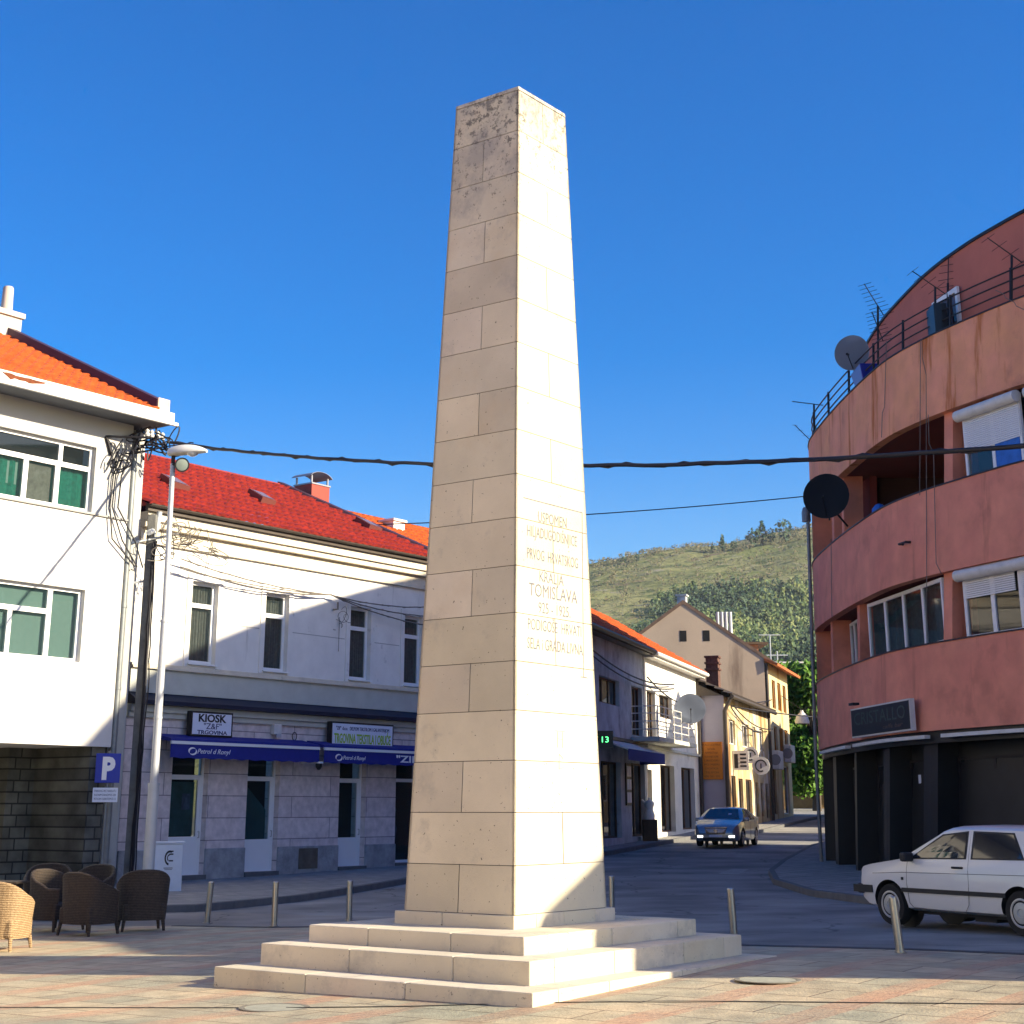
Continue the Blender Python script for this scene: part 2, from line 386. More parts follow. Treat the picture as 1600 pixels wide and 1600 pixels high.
# plaza paving: slabs with pink brick bands running one way
def paving():
    m, n, L, b, mx, mp, tc, nz = blocks_mat('plaza paving', (.37,.345,.245), (.47,.415,.285), (.13,.10,.07), 143.26, 1.2, .55, ms=.011, flat=True, noise_s=30, var=.16, off=.5, bump=.5)
    sp = n.new('ShaderNodeSeparateXYZ'); L.new(mp.outputs[0], sp.inputs[0])
    dv = n.new('ShaderNodeMath'); dv.operation = 'PINGPONG'; dv.inputs[1].default_value = .6
    ad = n.new('ShaderNodeMath'); ad.operation = 'ADD'; ad.inputs[1].default_value = 101.33; L.new(sp.outputs[0], ad.inputs[0]); L.new(ad.outputs[0], dv.inputs[0])
    lt = n.new('ShaderNodeMath'); lt.operation = 'LESS_THAN'; lt.inputs[1].default_value = .18; L.new(dv.outputs[0], lt.inputs[0])
    br = n.new('ShaderNodeTexBrick'); L.new(mp.outputs[0], br.inputs[0]); br.inputs['Scale'].default_value = 1
    br.inputs['Brick Width'].default_value = .21; br.inputs['Row Height'].default_value = .105; br.inputs['Mortar Size'].default_value = .006
    br.inputs['Color1'].default_value = (.48,.30,.19,1); br.inputs['Color2'].default_value = (.42,.29,.20,1); br.inputs['Mortar'].default_value = (.26,.17,.12,1)
    m2 = n.new('ShaderNodeMix'); m2.data_type = 'RGBA'; wf = n.new('ShaderNodeTexNoise'); wf.inputs['Scale'].default_value = .8; wf.inputs['Detail'].default_value = 8; L.new(tc.outputs['Object'], wf.inputs[0]); wr = n.new('ShaderNodeMapRange'); wr.inputs[1].default_value = .35; wr.inputs[2].default_value = .65; wr.inputs[3].default_value = .25; wr.inputs[4].default_value = .95; L.new(wf.outputs[0], wr.inputs[0]); wm = n.new('ShaderNodeMath'); wm.operation = 'MULTIPLY'; L.new(lt.outputs[0], wm.inputs[0]); L.new(wr.outputs[0], wm.inputs[1]); L.new(wm.outputs[0], m2.inputs[0]); L.new(mx.outputs[2], m2.inputs[6]); L.new(br.outputs[0], m2.inputs[7])
    # broad pinkish and grey wear
    t = n.new('ShaderNodeTexNoise'); t.inputs['Scale'].default_value = .55; t.inputs['Detail'].default_value = 6; L.new(tc.outputs['Object'], t.inputs[0])
    r = n.new('ShaderNodeValToRGB'); e = r.color_ramp.elements; e[0].position = .35; e[1].position = .62; e[0].color = (.78,.82,.84,1); e[1].color = (1.12,1.0,.92,1); L.new(t.outputs[0], r.inputs[0])
    m3 = n.new('ShaderNodeMix'); m3.data_type = 'RGBA'; m3.blend_type = 'MULTIPLY'; m3.inputs[0].default_value = 1
    L.new(m2.outputs[2], m3.inputs[6]); L.new(r.outputs[0], m3.inputs[7]); L.new(m3.outputs[2], b.inputs['Base Color'])
    b.inputs['Roughness'].default_value = .65
    return m
M['paving'] = paving()
M['pavement'] = blocks_mat('pavement slabs', (.24,.24,.23), (.30,.29,.27), (.06,.06,.06), 53.26, .6, .4, ms=.01, flat=True)[0]
M['kerb'] = mat('kerb stone', (.13,.13,.13), .85, .2, 4, .3, 40)
drape([(-300,-60),(300,-60),(300,420),(-300,420)], 'ground', M['earth'], -.06, 4)
drape([(-40,-12),(40,-12),(40,45),(26,140),(-20,140),(-40,80)], 'road', M['asphalt'], -.01, 1.5)
plaza = [(-30,27.6),(-5.6,27.5),(-3.9,26.6),(-2,26.6),(.6,26),(1.6,24.3),(2.95,21.2),(5.94,19.45),(14,15.2),(24,10),(24,-8),(-30,-8)]
drape(plaza, 'plaza', M['paving'], 0, 1.0)
drape([(-30,36),(-7.5,32.2),(-2,29.5),(1.4,26.6),(.75,26.05),(-2,26.65),(-3.9,26.65),(-5.6,27.55),(-30,27.65)], 'road_edge', M['asphalt_pale'], -.004, 1.0)
# drain channel along the plaza edge
dc = [(-5.6,27.5),(-3.9,26.6),(-2,26.6),(.6,26),(1.6,24.3),(2.95,21.2),(5.94,19.45),(14,15.2)]
mb = MB()
for (x0,y0),(x1,y1) in zip(dc, dc[1:]):
    n_ = max(2, int(math.hypot(x1-x0, y1-y0))); nx, ny = (y1-y0), -(x1-x0); l = math.hypot(nx, ny); nx, ny = nx/l*.09, ny/l*.09
    for i in range(n_):
        a, b_ = i/n_, (i+1)/n_; p = (x0+(x1-x0)*a, y0+(y1-y0)*a); q = (x0+(x1-x0)*b_, y0+(y1-y0)*b_)
        mb.hexa([(p[0]-nx,p[1]-ny,g(*p)-.05),(q[0]-nx,q[1]-ny,g(*q)-.05),(q[0]+nx,q[1]+ny,g(*q)-.05),(p[0]+nx,p[1]+ny,g(*p)-.05),
                 (p[0]-nx,p[1]-ny,g(*p)+.008),(q[0]-nx,q[1]-ny,g(*q)+.008),(q[0]+nx,q[1]+ny,g(*q)+.008),(p[0]+nx,p[1]+ny,g(*p)+.008)])
M['drain'] = mat('drain channel', (.05,.05,.055), .7, .3, 8)
DARK_LINE = [(-6.7, 16.74), (-0.97, 15.85), (0.23, 15.82), (2.36, 15.47), (4.58, 15.05), (6.74, 14.73)]  # course of a thin dark strip laid just above the paving
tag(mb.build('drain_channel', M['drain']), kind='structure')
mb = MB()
for (x0,y0),(x1,y1) in zip(DARK_LINE, DARK_LINE[1:]):
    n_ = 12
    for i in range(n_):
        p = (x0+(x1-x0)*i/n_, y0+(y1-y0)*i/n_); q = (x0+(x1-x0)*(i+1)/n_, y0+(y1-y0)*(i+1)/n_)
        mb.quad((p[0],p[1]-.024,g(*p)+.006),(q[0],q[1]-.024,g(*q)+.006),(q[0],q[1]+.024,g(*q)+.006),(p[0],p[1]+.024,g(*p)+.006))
tag(mb.build('dark_line', mat('dark plaza line', (.012,.010,.008), .9), recalc=False), kind='structure')
def sidewalk(name, poly, kerbline):
    drape(poly, name, M['pavement'], .12, 1.2, .2)
    mb = MB(); k = kerbline
    dense = []
    for (x0,y0),(x1,y1) in zip(k, k[1:]):
        n_ = max(1, int(math.hypot(x1-x0, y1-y0)))
        dense += [(x0+(x1-x0)*i/n_, y0+(y1-y0)*i/n_) for i in range(n_)]
    dense.append(k[-1])
    def off(i, d):
        a = dense[max(i-1,0)]; b = dense[min(i+1,len(dense)-1)]; tx, ty = b[0]-a[0], b[1]-a[1]; l = math.hypot(tx,ty)
        return (dense[i][0]+ty/l*d, dense[i][1]-tx/l*d)
    for i in range(len(dense)-1):
        p, q = off(i,-.02), off(i+1,-.02); p2, q2 = off(i,.14), off(i+1,.14)
        g0, g1 = g(*dense[i]), g(*dense[i+1])
        mb.hexa([(*p,g0-.1),(*q,g1-.1),(*q2,g1-.1),(*p2,g0-.1),(*p,g0+.128),(*q,g1+.128),(*q2,g1+.128),(*p2,g0+.128)])
    tag(mb.build(name+'_kerb', M['kerb'], bevel=.015), kind='structure')
kl = [(-13,30.2),(-8.2,30.6),(-6.1,31.4),(-4.6,34.8),(-2.6,42),(.6,49.5),(3.2,55),(7.3,68),(9.6,73.6),(11.3,74.9),(13.2,81),(18.6,98),(30,128)]
sidewalk('pavement', kl+[(22,128),(14,97),(9,80),(0,68),(-12,44),(-16,36)], kl)
kr = [(26,23),(12,24.2),(8.6,26.6),(6.9,30.2),(6.35,35),(6.3,39.5),(6.9,44),(8.2,49.5),(11,60),(14,68)]
sidewalk('pavement_corner', [(30,23)]+kr+[(24,66),(30,40)], kr)
# faint white road marking by the corner
drape([(5.6,44.6),(6.3,46.9),(6.75,46.7),(6.1,44.3)], 'road_marking', mat('worn white marking', (.35,.34,.32), .8, .3, 3), -.004, 1)
# ------------------------------------------------------------------ hill
def hillz(x, y):
    yr = 1350; u = x/yr
    # ridge height from left to right
    zr = 1.75+(382+ (u*2427/.957-115)*.172)*yr/2535
    zr = clamp(zr, 60, 330)
    t = clamp((y-420)/(yr-420), 0, 1.15)
    h = zr*(t**1.15 if t < 1 else 1-(t-1)*1.5)
    nz = noise.fractal(Vector((x*.006, y*.006, 3)), 1, 2, 5)*11*min(1, t*2)*(1-.65*clamp(t,0,1))+noise.fractal(Vector((x*.03, y*.03, 7)), 1, 2, 4)*3.0*min(1,t*2)
    return h+nz
mb = MB(); NX, NY = 150, 110
for j in range(NY+1):
    y = 400+1150*j/NY
    for i in range(NX+1): mb.v.append(((x := -500+1500*i/NX), y, hillz(x, y)-.5+(0 if j else -10)))
for j in range(NY):
    for i in range(NX):
        a = j*(NX+1)+i; mb.f.append((a, a+1, a+NX+2, a+NX+1)); mb.fm.append(0)
def hillmat():
    m, n, L, b = _new('hillside'); tc = n.new('ShaderNodeTexCoord')
    def nz(s, d=8, r=.65, st=None):
        t = n.new('ShaderNodeTexNoise'); t.inputs['Scale'].default_value = s; t.inputs['Detail'].default_value = d; t.inputs['Roughness'].default_value = r
        if st:
            mp = n.new('ShaderNodeMapping'); mp.inputs['Scale'].default_value = st; L.new(tc.outputs['Object'], mp.inputs[0]); L.new(mp.outputs[0], t.inputs[0])
        else: L.new(tc.outputs['Object'], t.inputs[0])
        return t.outputs[0]
    def rp(f, a, b_, c0, c1):
        r = n.new('ShaderNodeValToRGB'); e = r.color_ramp.elements; e[0].position = a; e[1].position = b_; e[0].color = (*c0,1); e[1].color = (*c1,1); L.new(f, r.inputs[0]); return r.outputs[0]
    def mx(a, b_, f):
        x = n.new('ShaderNodeMix'); x.data_type = 'RGBA'; L.new(a, x.inputs[6]); x.inputs[7].default_value = (*b_,1); L.new(f, x.inputs[0]); return x.outputs[2]
    base = rp(nz(.012), .35, .65, (.155,.175,.07), (.26,.25,.12))
    base = mx(base, (.30,.27,.22), rp(nz(.06, 12, .8), .56, .62, (0,0,0), (1,1,1)))
    base = mx(base, (.07,.10,.045), rp(nz(.035, 9, .7, (1,2.2,1)), .53, .60, (0,0,0), (.9,.9,.9)))
    base = mx(base, (.18,.12,.09), rp(nz(.02, 9, .7), .60, .66, (0,0,0), (.8,.8,.8)))
    L.new(base, b.inputs['Base Color']); b.inputs['Roughness'].default_value = 1; b.inputs['Specular IOR Level'].default_value = 0
    bp = n.new('ShaderNodeBump'); bp.inputs['Strength'].default_value = 1; bp.inputs['Distance'].default_value = 3; L.new(nz(.12, 8), bp.inputs['Height']); L.new(bp.outputs[0], b.inputs['Normal'])
    return m
tag(mb.build('hill', hillmat(), smooth=60), kind='structure')
rnd = random.Random(11)
def clump(mb, c, rx, rz, n, size, cone=False, r=rnd):
    for _ in range(n):
        while True:
            a = Vector((r.uniform(-1,1), r.uniform(-1,1), r.uniform(-1,1)))
            if .35 < a.length < 1: break
        if cone:
            h = (a.z+1)/2; k = (1-h)**.8; p = Vector((c[0]+a.x*rx*k, c[1]+a.y*rx*k, c[2]+h*2*rz))
        else: p = Vector((c[0]+a.x*rx, c[1]+a.y*rx, c[2]+rz+a.z*rz))
        u = Vector((r.gauss(0,1), r.gauss(0,1), r.gauss(0,1))).normalized(); v = u.orthogonal().normalized(); s_ = size*r.uniform(.6,1.4)
        mb.quad(p-u*s_, p-v*s_*.8, p+u*s_, p+v*s_*.7)
def hit_hill(u, v):     # where a sight line meets the slope
    a = (u-800)/2427; b = (533-v)/2427; p_ = R(PITCH); d = (a, math.cos(p_)-b*math.sin(p_), math.sin(p_)+b*math.cos(p_)); y = 430
    while y < 1400:
        t = y/d[1]
        if 1.75+d[2]*t < hillz(d[0]*t, y): return d[0]*t, y
        y += 6
    return None
mb = MB(); sh = MB(); cnt = 0
def woods(x, y):       # plan mask of the wood on the lower slope
    t = (y-420)/930; u = 800+x/y*2536
    e = noise.noise(Vector((x*.01, y*.01, 1)))*.10
    top = .70 if u > 1060 else .70-(1060-u)*.0022
    return .05 < t+e*.5 < top+e and u > 985+e*300
for _ in range(9500):
    y = rnd.uniform(440, 1360); x = y*rnd.uniform(.02, .24)
    if woods(x, y):
        if noise.noise(Vector((x*.013, y*.02, 9))) > .28 and rnd.random() < .8: continue
        z = hillz(x, y)-.5; hgt = rnd.uniform(3.5, 8.5)
        q_ = noise.noise(Vector((x*.012, y*.016, 5)))+rnd.gauss(0, .22)+(y-900)*.0006; mb.mi = 0 if q_ < .05 else (1 if q_ < .32 else 2)
        if rnd.random() < .4: clump(mb, (x,y,z), hgt*.30, hgt*.65, 26, hgt*.14, True)
        else: clump(mb, (x,y,z), hgt*.5, hgt*.45, 26, hgt*.16)
    else:
        t = (y-420)/930
        dens = .16+.9*max(0, noise.noise(Vector((x*.008, y*.025, 4))))+(.75 if t > .93 else 0)
        if rnd.random() < dens:
            z = hillz(x, y)-.4; hgt = rnd.uniform(1.2, 4.2); clump(sh, (x,y,z), hgt*.8, hgt*.5, 14, hgt*.2)
M['wood_mid'] = leafmat('hill wood lighter foliage', (.04,.075,.03), (.10,.14,.05)); M['wood_light'] = leafmat('hill wood spring foliage', (.10,.15,.05), (.19,.21,.08))
tag(mb.build('hillside_wood', [M['wood_mass'], M['wood_mid'], M['wood_light']], recalc=False), 'dark mixed wood covering the lower slope of the hill', 'wood', kind='stuff')
tag(sh.build('hillside_shrubs', M['shrub'], recalc=False), 'low dry shrubs scattered over the grassy hill and its ridge', 'shrubs', kind='stuff')
for i, (u, hh, lab) in enumerate([(982,8,'small dark round tree at the left end of the ridge'),(1004,8,'dark tree beside the small round one on the left ridge'),(1129,9,'small pointed pine on the ridge left of the tall pine'),(1145,16,'tall thin pine standing alone in the middle of the ridge'),
        (1196,17,'leftmost tree of the dark ridge clump'),(1211,21,'tallest pine of the dark ridge clump'),(1225,14,'low round tree right of the tallest ridge pine'),(1247,22,'big dark tree on the ridge next to the red building'),(1164,10,'bushy low tree on the ridge between the lone pine and the clump')]):
    x = 1290*(u-800)/2536; y = 1290; z = hillz(x, y)-1
    r_ = empty('ridge_tree', (x,y,z), lab, 'tree', 'trees on the ridge'); t = MB(); t.tube([(x,y,z-1),(x,y,z+hh*.7)], [.5,.2], 6); t.build('trunk', M['bark'], r_)
    c_ = MB(); clump(c_, (x,y,z+hh*.12), hh*.34 if i != 3 else hh*.2, hh*.45, 90, hh*.08, i in (2,3,5)); c_.build('crown', M['pine'], r_, recalc=False)
# ------------------------------------------------------------------ air
hzb = MB(); hzb.box(-700,1100,-80,1700,-14,300)
hm = bpy.data.materials.new('haze'); hm.use_nodes = True; hn = hm.node_tree; hn.nodes.remove(hn.nodes['Principled BSDF'])
pv = hn.nodes.new('ShaderNodeVolumePrincipled'); pv.inputs['Density'].default_value = .00006; pv.inputs['Color'].default_value = (.82,.90,1,1)
hn.links.new(pv.outputs[0], hn.nodes['Material Output'].inputs['Volume'])
tag(hzb.build('haze', hm), kind='stuff')
# ------------------------------------------------------------------ monument
Lv = (-.801, .598)
def sq(C, a, b, sa, sb, z): return (C[0]+sa*a*Lv[0]+sb*b*EL[0], C[1]+sa*a*Lv[1]+sb*b*EL[1], z)
MC = (-.06, 19.105)
mon = empty('monument', (MC[0], MC[1], 0), 'tall tapering stone obelisk with carved lettering on three stepped tiers', 'monument')
def stonemat(name, c, dark):
    m, n, L, b = _new(name); tc = n.new('ShaderNodeTexCoord')
    def nz(s, d=8, r=.6, loc=None):
        t = n.new('ShaderNodeTexNoise'); t.inputs['Scale'].default_value = s; t.inputs['Detail'].default_value = d; t.inputs['Roughness'].default_value = r
        L.new(tc.outputs['Object'], t.inputs[0]); return t.outputs[0]
    def rp(f, a, b_, c0=(0,0,0), c1=(1,1,1)):
        r = n.new('ShaderNodeValToRGB'); e = r.color_ramp.elements; e[0].position = a; e[1].position = b_; e[0].color = (*c0,1); e[1].color = (*c1,1); L.new(f, r.inputs[0]); return r.outputs[0]
    def mx(a, b_, f, mode='MIX'):
        x = n.new('ShaderNodeMix'); x.data_type = 'RGBA'; x.blend_type = mode; L.new(a, x.inputs[6])
        if isinstance(b_, tuple): x.inputs[7].default_value = (*b_,1)
        else: L.new(b_, x.inputs[7])
        if isinstance(f, float): x.inputs[0].default_value = f
        else: L.new(f, x.inputs[0])
        return x.outputs[2]
    def math_(op, a, b_):
        x = n.new('ShaderNodeMath'); x.operation = op
        for i, q in enumerate((a, b_)):
            if isinstance(q, (int, float)): x.inputs[i].default_value = q
            else: L.new(q, x.inputs[i])
        return x.outputs[0]
    at = n.new('ShaderNodeAttribute'); at.attribute_name = 'tone'
    base = rp(nz(.9), .3, .7, tuple(v*.86 for v in c), tuple(min(.8, v*1.07) for v in c))
    base = mx(base, at.outputs['Color'], 1., 'MULTIPLY')
    base = mx(base, (c[0]*.78, c[1]*.66, c[2]*.52), math_('MULTIPLY', rp(nz(.55), .56, .72), .55))   # ochre seep
    sx = n.new('ShaderNodeSeparateXYZ'); L.new(tc.outputs['Object'], sx.inputs[0])
    # lichen gets denser towards the top of the shaft and at the foot
    hi = math_('MULTIPLY', math_('MAXIMUM', math_('SUBTRACT', sx.outputs[2], 7.2), 0), .045*dark)
    lo = math_('MULTIPLY', math_('MAXIMUM', math_('SUBTRACT', .75, sx.outputs[2]), 0), .10*dark)
    k = math_('ADD', math_('ADD', nz(10, 12, .8), hi), lo)
    base = mx(base, (.085,.08,.075), math_('MULTIPLY', rp(k, .665, .70), .8))
    k2 = math_('ADD', math_('ADD', nz(1.6, 8, .7), hi), lo)
    base = mx(base, (.30,.28,.26), math_('MULTIPLY', rp(k2, .575, .74), .60))
    base = mx(base, (.06,.055,.05), math_('MULTIPLY', rp(nz(26, 3, .5), .70, .73), .8))   # pits
    L.new(base, b.inputs['Base Color']); b.inputs['Roughness'].default_value = .85; b.inputs['Specular IOR Level'].default_value = .25
    bp = n.new('ShaderNodeBump'); bp.inputs['Strength'].default_value = .35; bp.inputs['Distance'].default_value = .015
    L.new(math_('ADD', nz(14, 8, .7), math_('MULTIPLY', nz(70, 3), .4)), bp.inputs['Height']); L.new(bp.outputs[0], b.inputs['Normal'])
    return m
M['stone'] = stonemat('monument limestone', (.67,.60,.475), 1)
M['joint'] = mat('stone joint', (.07,.065,.055), .95, .3, 8)
M['carved'] = mat('carved lettering', (.15,.155,.175), .9, .25, 8)
def tone(o, seed=1, amt=.07):
    me = o.data; r = random.Random(seed); a = me.color_attributes.new('tone', 'FLOAT_COLOR', 'CORNER')
    # one tone per connected block
    par = list(range(len(me.vertices)))
    def fd(i):
        while par[i] != i: par[i] = par[par[i]]; i = par[i]
        return i
    for e in me.edges: par[fd(e.vertices[0])] = fd(e.vertices[1])
    tn = {}
    for p in me.polygons:
        k = fd(p.vertices[0])
        if k not in tn: q = 1-r.random()*amt; tn[k] = (q, q*(1-r.random()*.02), q*(1-r.random()*.06), 1)
        for li in p.loop_indices: a.data[li].color = tn[k]
ZC = [.65,1.16,1.72,2.28,2.83,3.38,3.93,4.48,5.05,5.58,6.13,6.67,7.24,7.81,8.39,8.96,9.53,10.12,10.70]
TOPC = (MC[0]+.045, MC[1]); A0, B0, A1, B1 = .78, .91, .52, .53
def shaft_at(z, sa, sb, ins=0.):
    t = (z-.65)/(10.70-.65); C = (MC[0]+(TOPC[0]-MC[0])*t, MC[1]); a = A0+(A1-A0)*t-ins; b = B0+(B1-B0)*t-ins
    return sq(C, a, b, sa, sb, z)
sm = MB(); jm = MB()
jm.hexa([shaft_at(.6,-1,-1,.010), shaft_at(.6,-1,1,.010), shaft_at(.6,1,1,.010), shaft_at(.6,1,-1,.010), shaft_at(10.68,-1,-1,.010), shaft_at(10.68,-1,1,.010), shaft_at(10.68,1,1,.010), shaft_at(10.68,1,-1,.010)])
rj = random.Random(3)
# blocks: each course is a ring of slabs; the fronts split where the photograph shows an upright joint
for i in range(18):
    z0, z1 = ZC[i]+.004, ZC[i+1]-.004
    jl = {0:.50,2:.50,4:.46,6:.47,8:.5,10:.46,12:.46,14:.46,16:.52}.get(i)      # left face (from the near edge, fraction)
    jr = {1:.53,3:None,5:.5,7:.5,9:.5,11:.5,13:.5,15:.55,17:.5}.get(i)
    gq = .004
    def pt(z, fs, f, ins):  # fs face id; f 0..1 along face from near corner
        if fs == 0: p, q = Vector(shaft_at(z,-1,-1)), Vector(shaft_at(z,1,-1)); nn = Vector((-EL[0],-EL[1],0))
        elif fs == 1: p, q = Vector(shaft_at(z,-1,-1)), Vector(shaft_at(z,-1,1)); nn = Vector((.801,-.598,0))
        elif fs == 2: p, q = Vector(shaft_at(z,1,-1)), Vector(shaft_at(z,1,1)); nn = Vector((-.801,.598,0))
        else: p, q = Vector(shaft_at(z,-1,1)), Vector(shaft_at(z,1,1)); nn = Vector((EL[0],EL[1],0))
        return p+(q-p)*f-nn*ins
    for fs in range(4):
        j = [jl, jr, .5 if i % 2 else None, .5 if i % 2 == 0 else None][fs]
        segs = [(0,1)] if j is None else [(0,j-gq),(j+gq,1)]
        for a, b in segs:
            D = .03
            pts = [pt(z0,fs,a,D), pt(z0,fs,b,D), pt(z0,fs,b,0), pt(z0,fs,a,0), pt(z1,fs,a,D), pt(z1,fs,b,D), pt(z1,fs,b,0), pt(z1,fs,a,0)]
            # subdivide the front so the edge can chip
            sm.hexa(pts)
shaft = sm.build('shaft', M['stone'], mon); tone(shaft, 5, .20)
jm.build('joints', M['joint'], shaft)
cp_ = MB()
z = 10.70; c4 = [sq(TOPC, A1+.004, B1+.004, sa, sb, z+.006) for sa, sb in ((-1,-1),(-1,1),(1,1),(1,-1))]
c8 = [sq(TOPC, A1-.002, B1-.002, sa, sb, z+.055) for sa, sb in ((-1,-1),(-1,1),(1,1),(1,-1))]
cp_.add(c4+c8+[(TOPC[0], TOPC[1], z+.26)], [(3,2,1,0),(0,1,5,4),(1,2,6,5),(2,3,7,6),(3,0,4,7),(4,5,8),(5,6,8),(6,7,8),(7,4,8)])
o = cp_.build('cap', M['stone'], mon); tone(o, 8)
# plinth and steps: near corner, length along L (left), length along E (right), z range, joints
def tier(name, corner, la, lb, z0, z1, jl, jr, bev=.012, zfun=None):
    mb = MB(); cx_, cy_ = corner
    P = lambda a, b, z: (cx_+Lv[0]*a+EL[0]*b, cy_+Lv[1]*a+EL[1]*b, z)
    ga = [0]+jl+[la]; gb = [0]+jr+[lb]; W = .42; e = .003
    for i in range(len(ga)-1):   # left front row and far row
        a0, a1 = ga[i]+(e if i else 0), ga[i+1]-(e if i < len(ga)-2 else 0)
        mb.hexa([P(a0,0,z0), P(a1,0,z0), P(a1,W,z0), P(a0,W,z0), P(a0,0,z1), P(a1,0,z1), P(a1,W,z1), P(a0,W,z1)])
        mb.hexa([P(a0,lb-W,z0), P(a1,lb-W,z0), P(a1,lb,z0), P(a0,lb,z0), P(a0,lb-W,z1), P(a1,lb-W,z1), P(a1,lb,z1), P(a0,lb,z1)])
    for i in range(len(gb)-1):
        b0, b1 = max(gb[i], W)+e, min(gb[i+1], lb-W)-e
        if b1 <= b0: continue
        mb.hexa([P(0,b0,z0), P(W,b0,z0), P(W,b1,z0), P(0,b1,z0), P(0,b0,z1), P(W,b0,z1), P(W,b1,z1), P(0,b1,z1)])
        mb.hexa([P(la-W,b0,z0), P(la,b0,z0), P(la,b1,z0), P(la-W,b1,z0), P(la-W,b0,z1), P(la,b0,z1), P(la,b1,z1), P(la-W,b1,z1)])
    mb.hexa([P(W-.01,W-.01,z0), P(la-W+.01,W-.01,z0), P(la-W+.01,lb-W+.01,z0), P(W-.01,lb-W+.01,z0)]+[P(W-.01,W-.01,z1-.01), P(la-W+.01,W-.01,z1-.01), P(la-W+.01,lb-W+.01,z1-.01), P(W-.01,lb-W+.01,z1-.01)])
    o = mb.build(name, M['stone'], mon, bevel=bev); tone(o, len(name)+int(z1*100), .10); return o
tier('step', (.19,15.5), 4.26, 4.85, -.25, .125, [1.55,2.9], [1.3,2.7])
tier('step', (.17,16.09), 3.66, 4.22, .10, .345, [.95,2.35], [1.5,2.9])
tier('step', (.12,16.72), 2.98, 3.42, .33, .52, [.95,2.1], [1.62])
tier('plinth', (.02,17.86), 1.70, 2.0, .50, .648, [1.0], [.95], .008)
# inscription, carved in the right face
nr = Vector((.801,-.598,0))
def FI(a, o, z):   # a measured from the near edge along the right face
    p, q = Vector(shaft_at(z,-1,-1)), Vector(shaft_at(z,-1,1)); d = (q-p).normalized()
    return tuple(p+d*a+nr*(o+.002))
ins = [('USPOMEN', 5.06, .13, .74, .60), ('HILJADUGODIŠNJICE', 4.86, .13, .74, 1.04), ('PRVOG  HRVATSKOG', 4.59, .13, .75, 1.06), ('KRALJA', 4.34, .13, .72, .50),
       ('TOMISLAVA', 4.155, .155, .76, 1.00), ('925 - 1925.', 3.97, .13, .78, .66), ('PODIGOŠE  HRVATI', 3.76, .13, .79, 1.10), ('SELA i GRADA LIVNA', 3.54, .13, .80, 1.14)]
for t_, z_, h_, c_, w_ in ins: text(t_, 'inscription', shaft, FI, c_, z_, .0005, h_, M['carved'], width=w_, depth=.001)
fb = MB()
for a0, a1, z0, z1 in ((.14,1.375,5.30,5.312),(1.375,1.387,3.28,5.312),(1.32,1.45,3.275,3.287)):
    fb.hexa([FI(a0,0,z0),FI(a1,0,z0),FI(a1,.001,z0),FI(a0,.001,z0),FI(a0,0,z1),FI(a1,0,z1),FI(a1,.001,z1),FI(a0,.001,z1)])
fb.build('carved_frame', M['carved'], shaft)
mbm = MB()
for a0, z0, a1, z1 in ((.83,2.02,.83,2.2),(.83,2.12,.93,2.12),(.93,2.02,.93,2.2),(.78,2.21,.98,2.21),(.86,1.78,.86,1.95),(.86,1.95,.94,1.9),(.94,1.9,.87,1.86),(.86,1.78,.95,1.8)):
    p, q = Vector(FI(a0,.0004,z0+.42)), Vector(FI(a1,.0004,z1+.42)); mbm.tube([p, q], .004, 4)
mbm.build('carved_monogram', mat('faint carving', (.38,.34,.28), .9), shaft)

# ------------------------------------------------------------------ roofs
def tile_roof(name, m, par, o, u, v, lu, lv, clip=None, tw=.36, th=.46, amp=.075, lap=.085):
    """wavy tiles: o corner at eave, u along the eave, v up the slope (3d unit vectors)"""
    o, u, v = Vector(o), Vector(u).normalized(), Vector(v).normalized(); n_ = u.cross(v).normalized()
    if n_.z < 0: n_ = -n_
    nu = int(lu/tw*5); nv = int(lv/th); mb = MB()
    for j in range(nv+1):
        s0, s1 = j*th, min((j+1)*th, lv)
        if s1 <= s0: break
        um = clip(((s0+s1)/2)) if clip else (0, lu)
        row = []
        for i in range(nu+1):
            x = lu*i/nu
            if x < um[0]-.06 or x > um[1]+.06: continue
            h = amp*abs(math.sin(math.pi*x/tw))**.7 + (math.sin(int(x/tw)*12.9+j*7.1)*.004)
            row.append((o+u*x+v*s0+n_*(h+lap), o+u*x+v*s1+n_*h, o+u*x+v*s0+n_*(h-.0)))
        k = len(mb.v)
        for r_ in row: mb.v += [tuple(q) for q in r_]
        for i in range(len(row)-1):
            a = k+i*3
            mb.f.append((a, a+3, a+4, a+1)); mb.fm.append(0); mb.f.append((a+2, a+5, a+3, a)); mb.fm.append(0)
    return mb.build(name, m, par, smooth=35, recalc=False)
V3 = lambda *a: Vector(a)
# ------------------------------------------------------------------ cream corner building
FC = Fr((-8.4, 42.0), EL)
cb = empty('cream_building', FC(3.8, 0, 0), 'long two storey cream house with red tiled roof and stone faced shops', 'house')
SL, SR = -2.2, 9.95
up = [(-.29,.64,5.47,7.63),(2.45,3.36,5.47,7.62),(5.96,6.87,5.45,7.58),(8.44,9.32,5.43,7.55)]
mb = MB(); wall(mb, FC, SL, SR, 4.62, 9.2, up, rev=.22); mb.quad(FC(SR,0,4.62),FC(SR,-9,4.62),FC(SR,-9,9.2),FC(SR,0,9.2)); mb.quad(FC(SL,0,4.62),FC(SL,-9,4.62),FC(SL,-9,9.2),FC(SL,0,9.2))
mb.build('upper_wall', M['cream_pl'], cb)
mb = MB(); mb.box(SL,SR+.05,0,.04,4.62,5.22,FC); mb.build('string_band', M['grey_band'], cb)
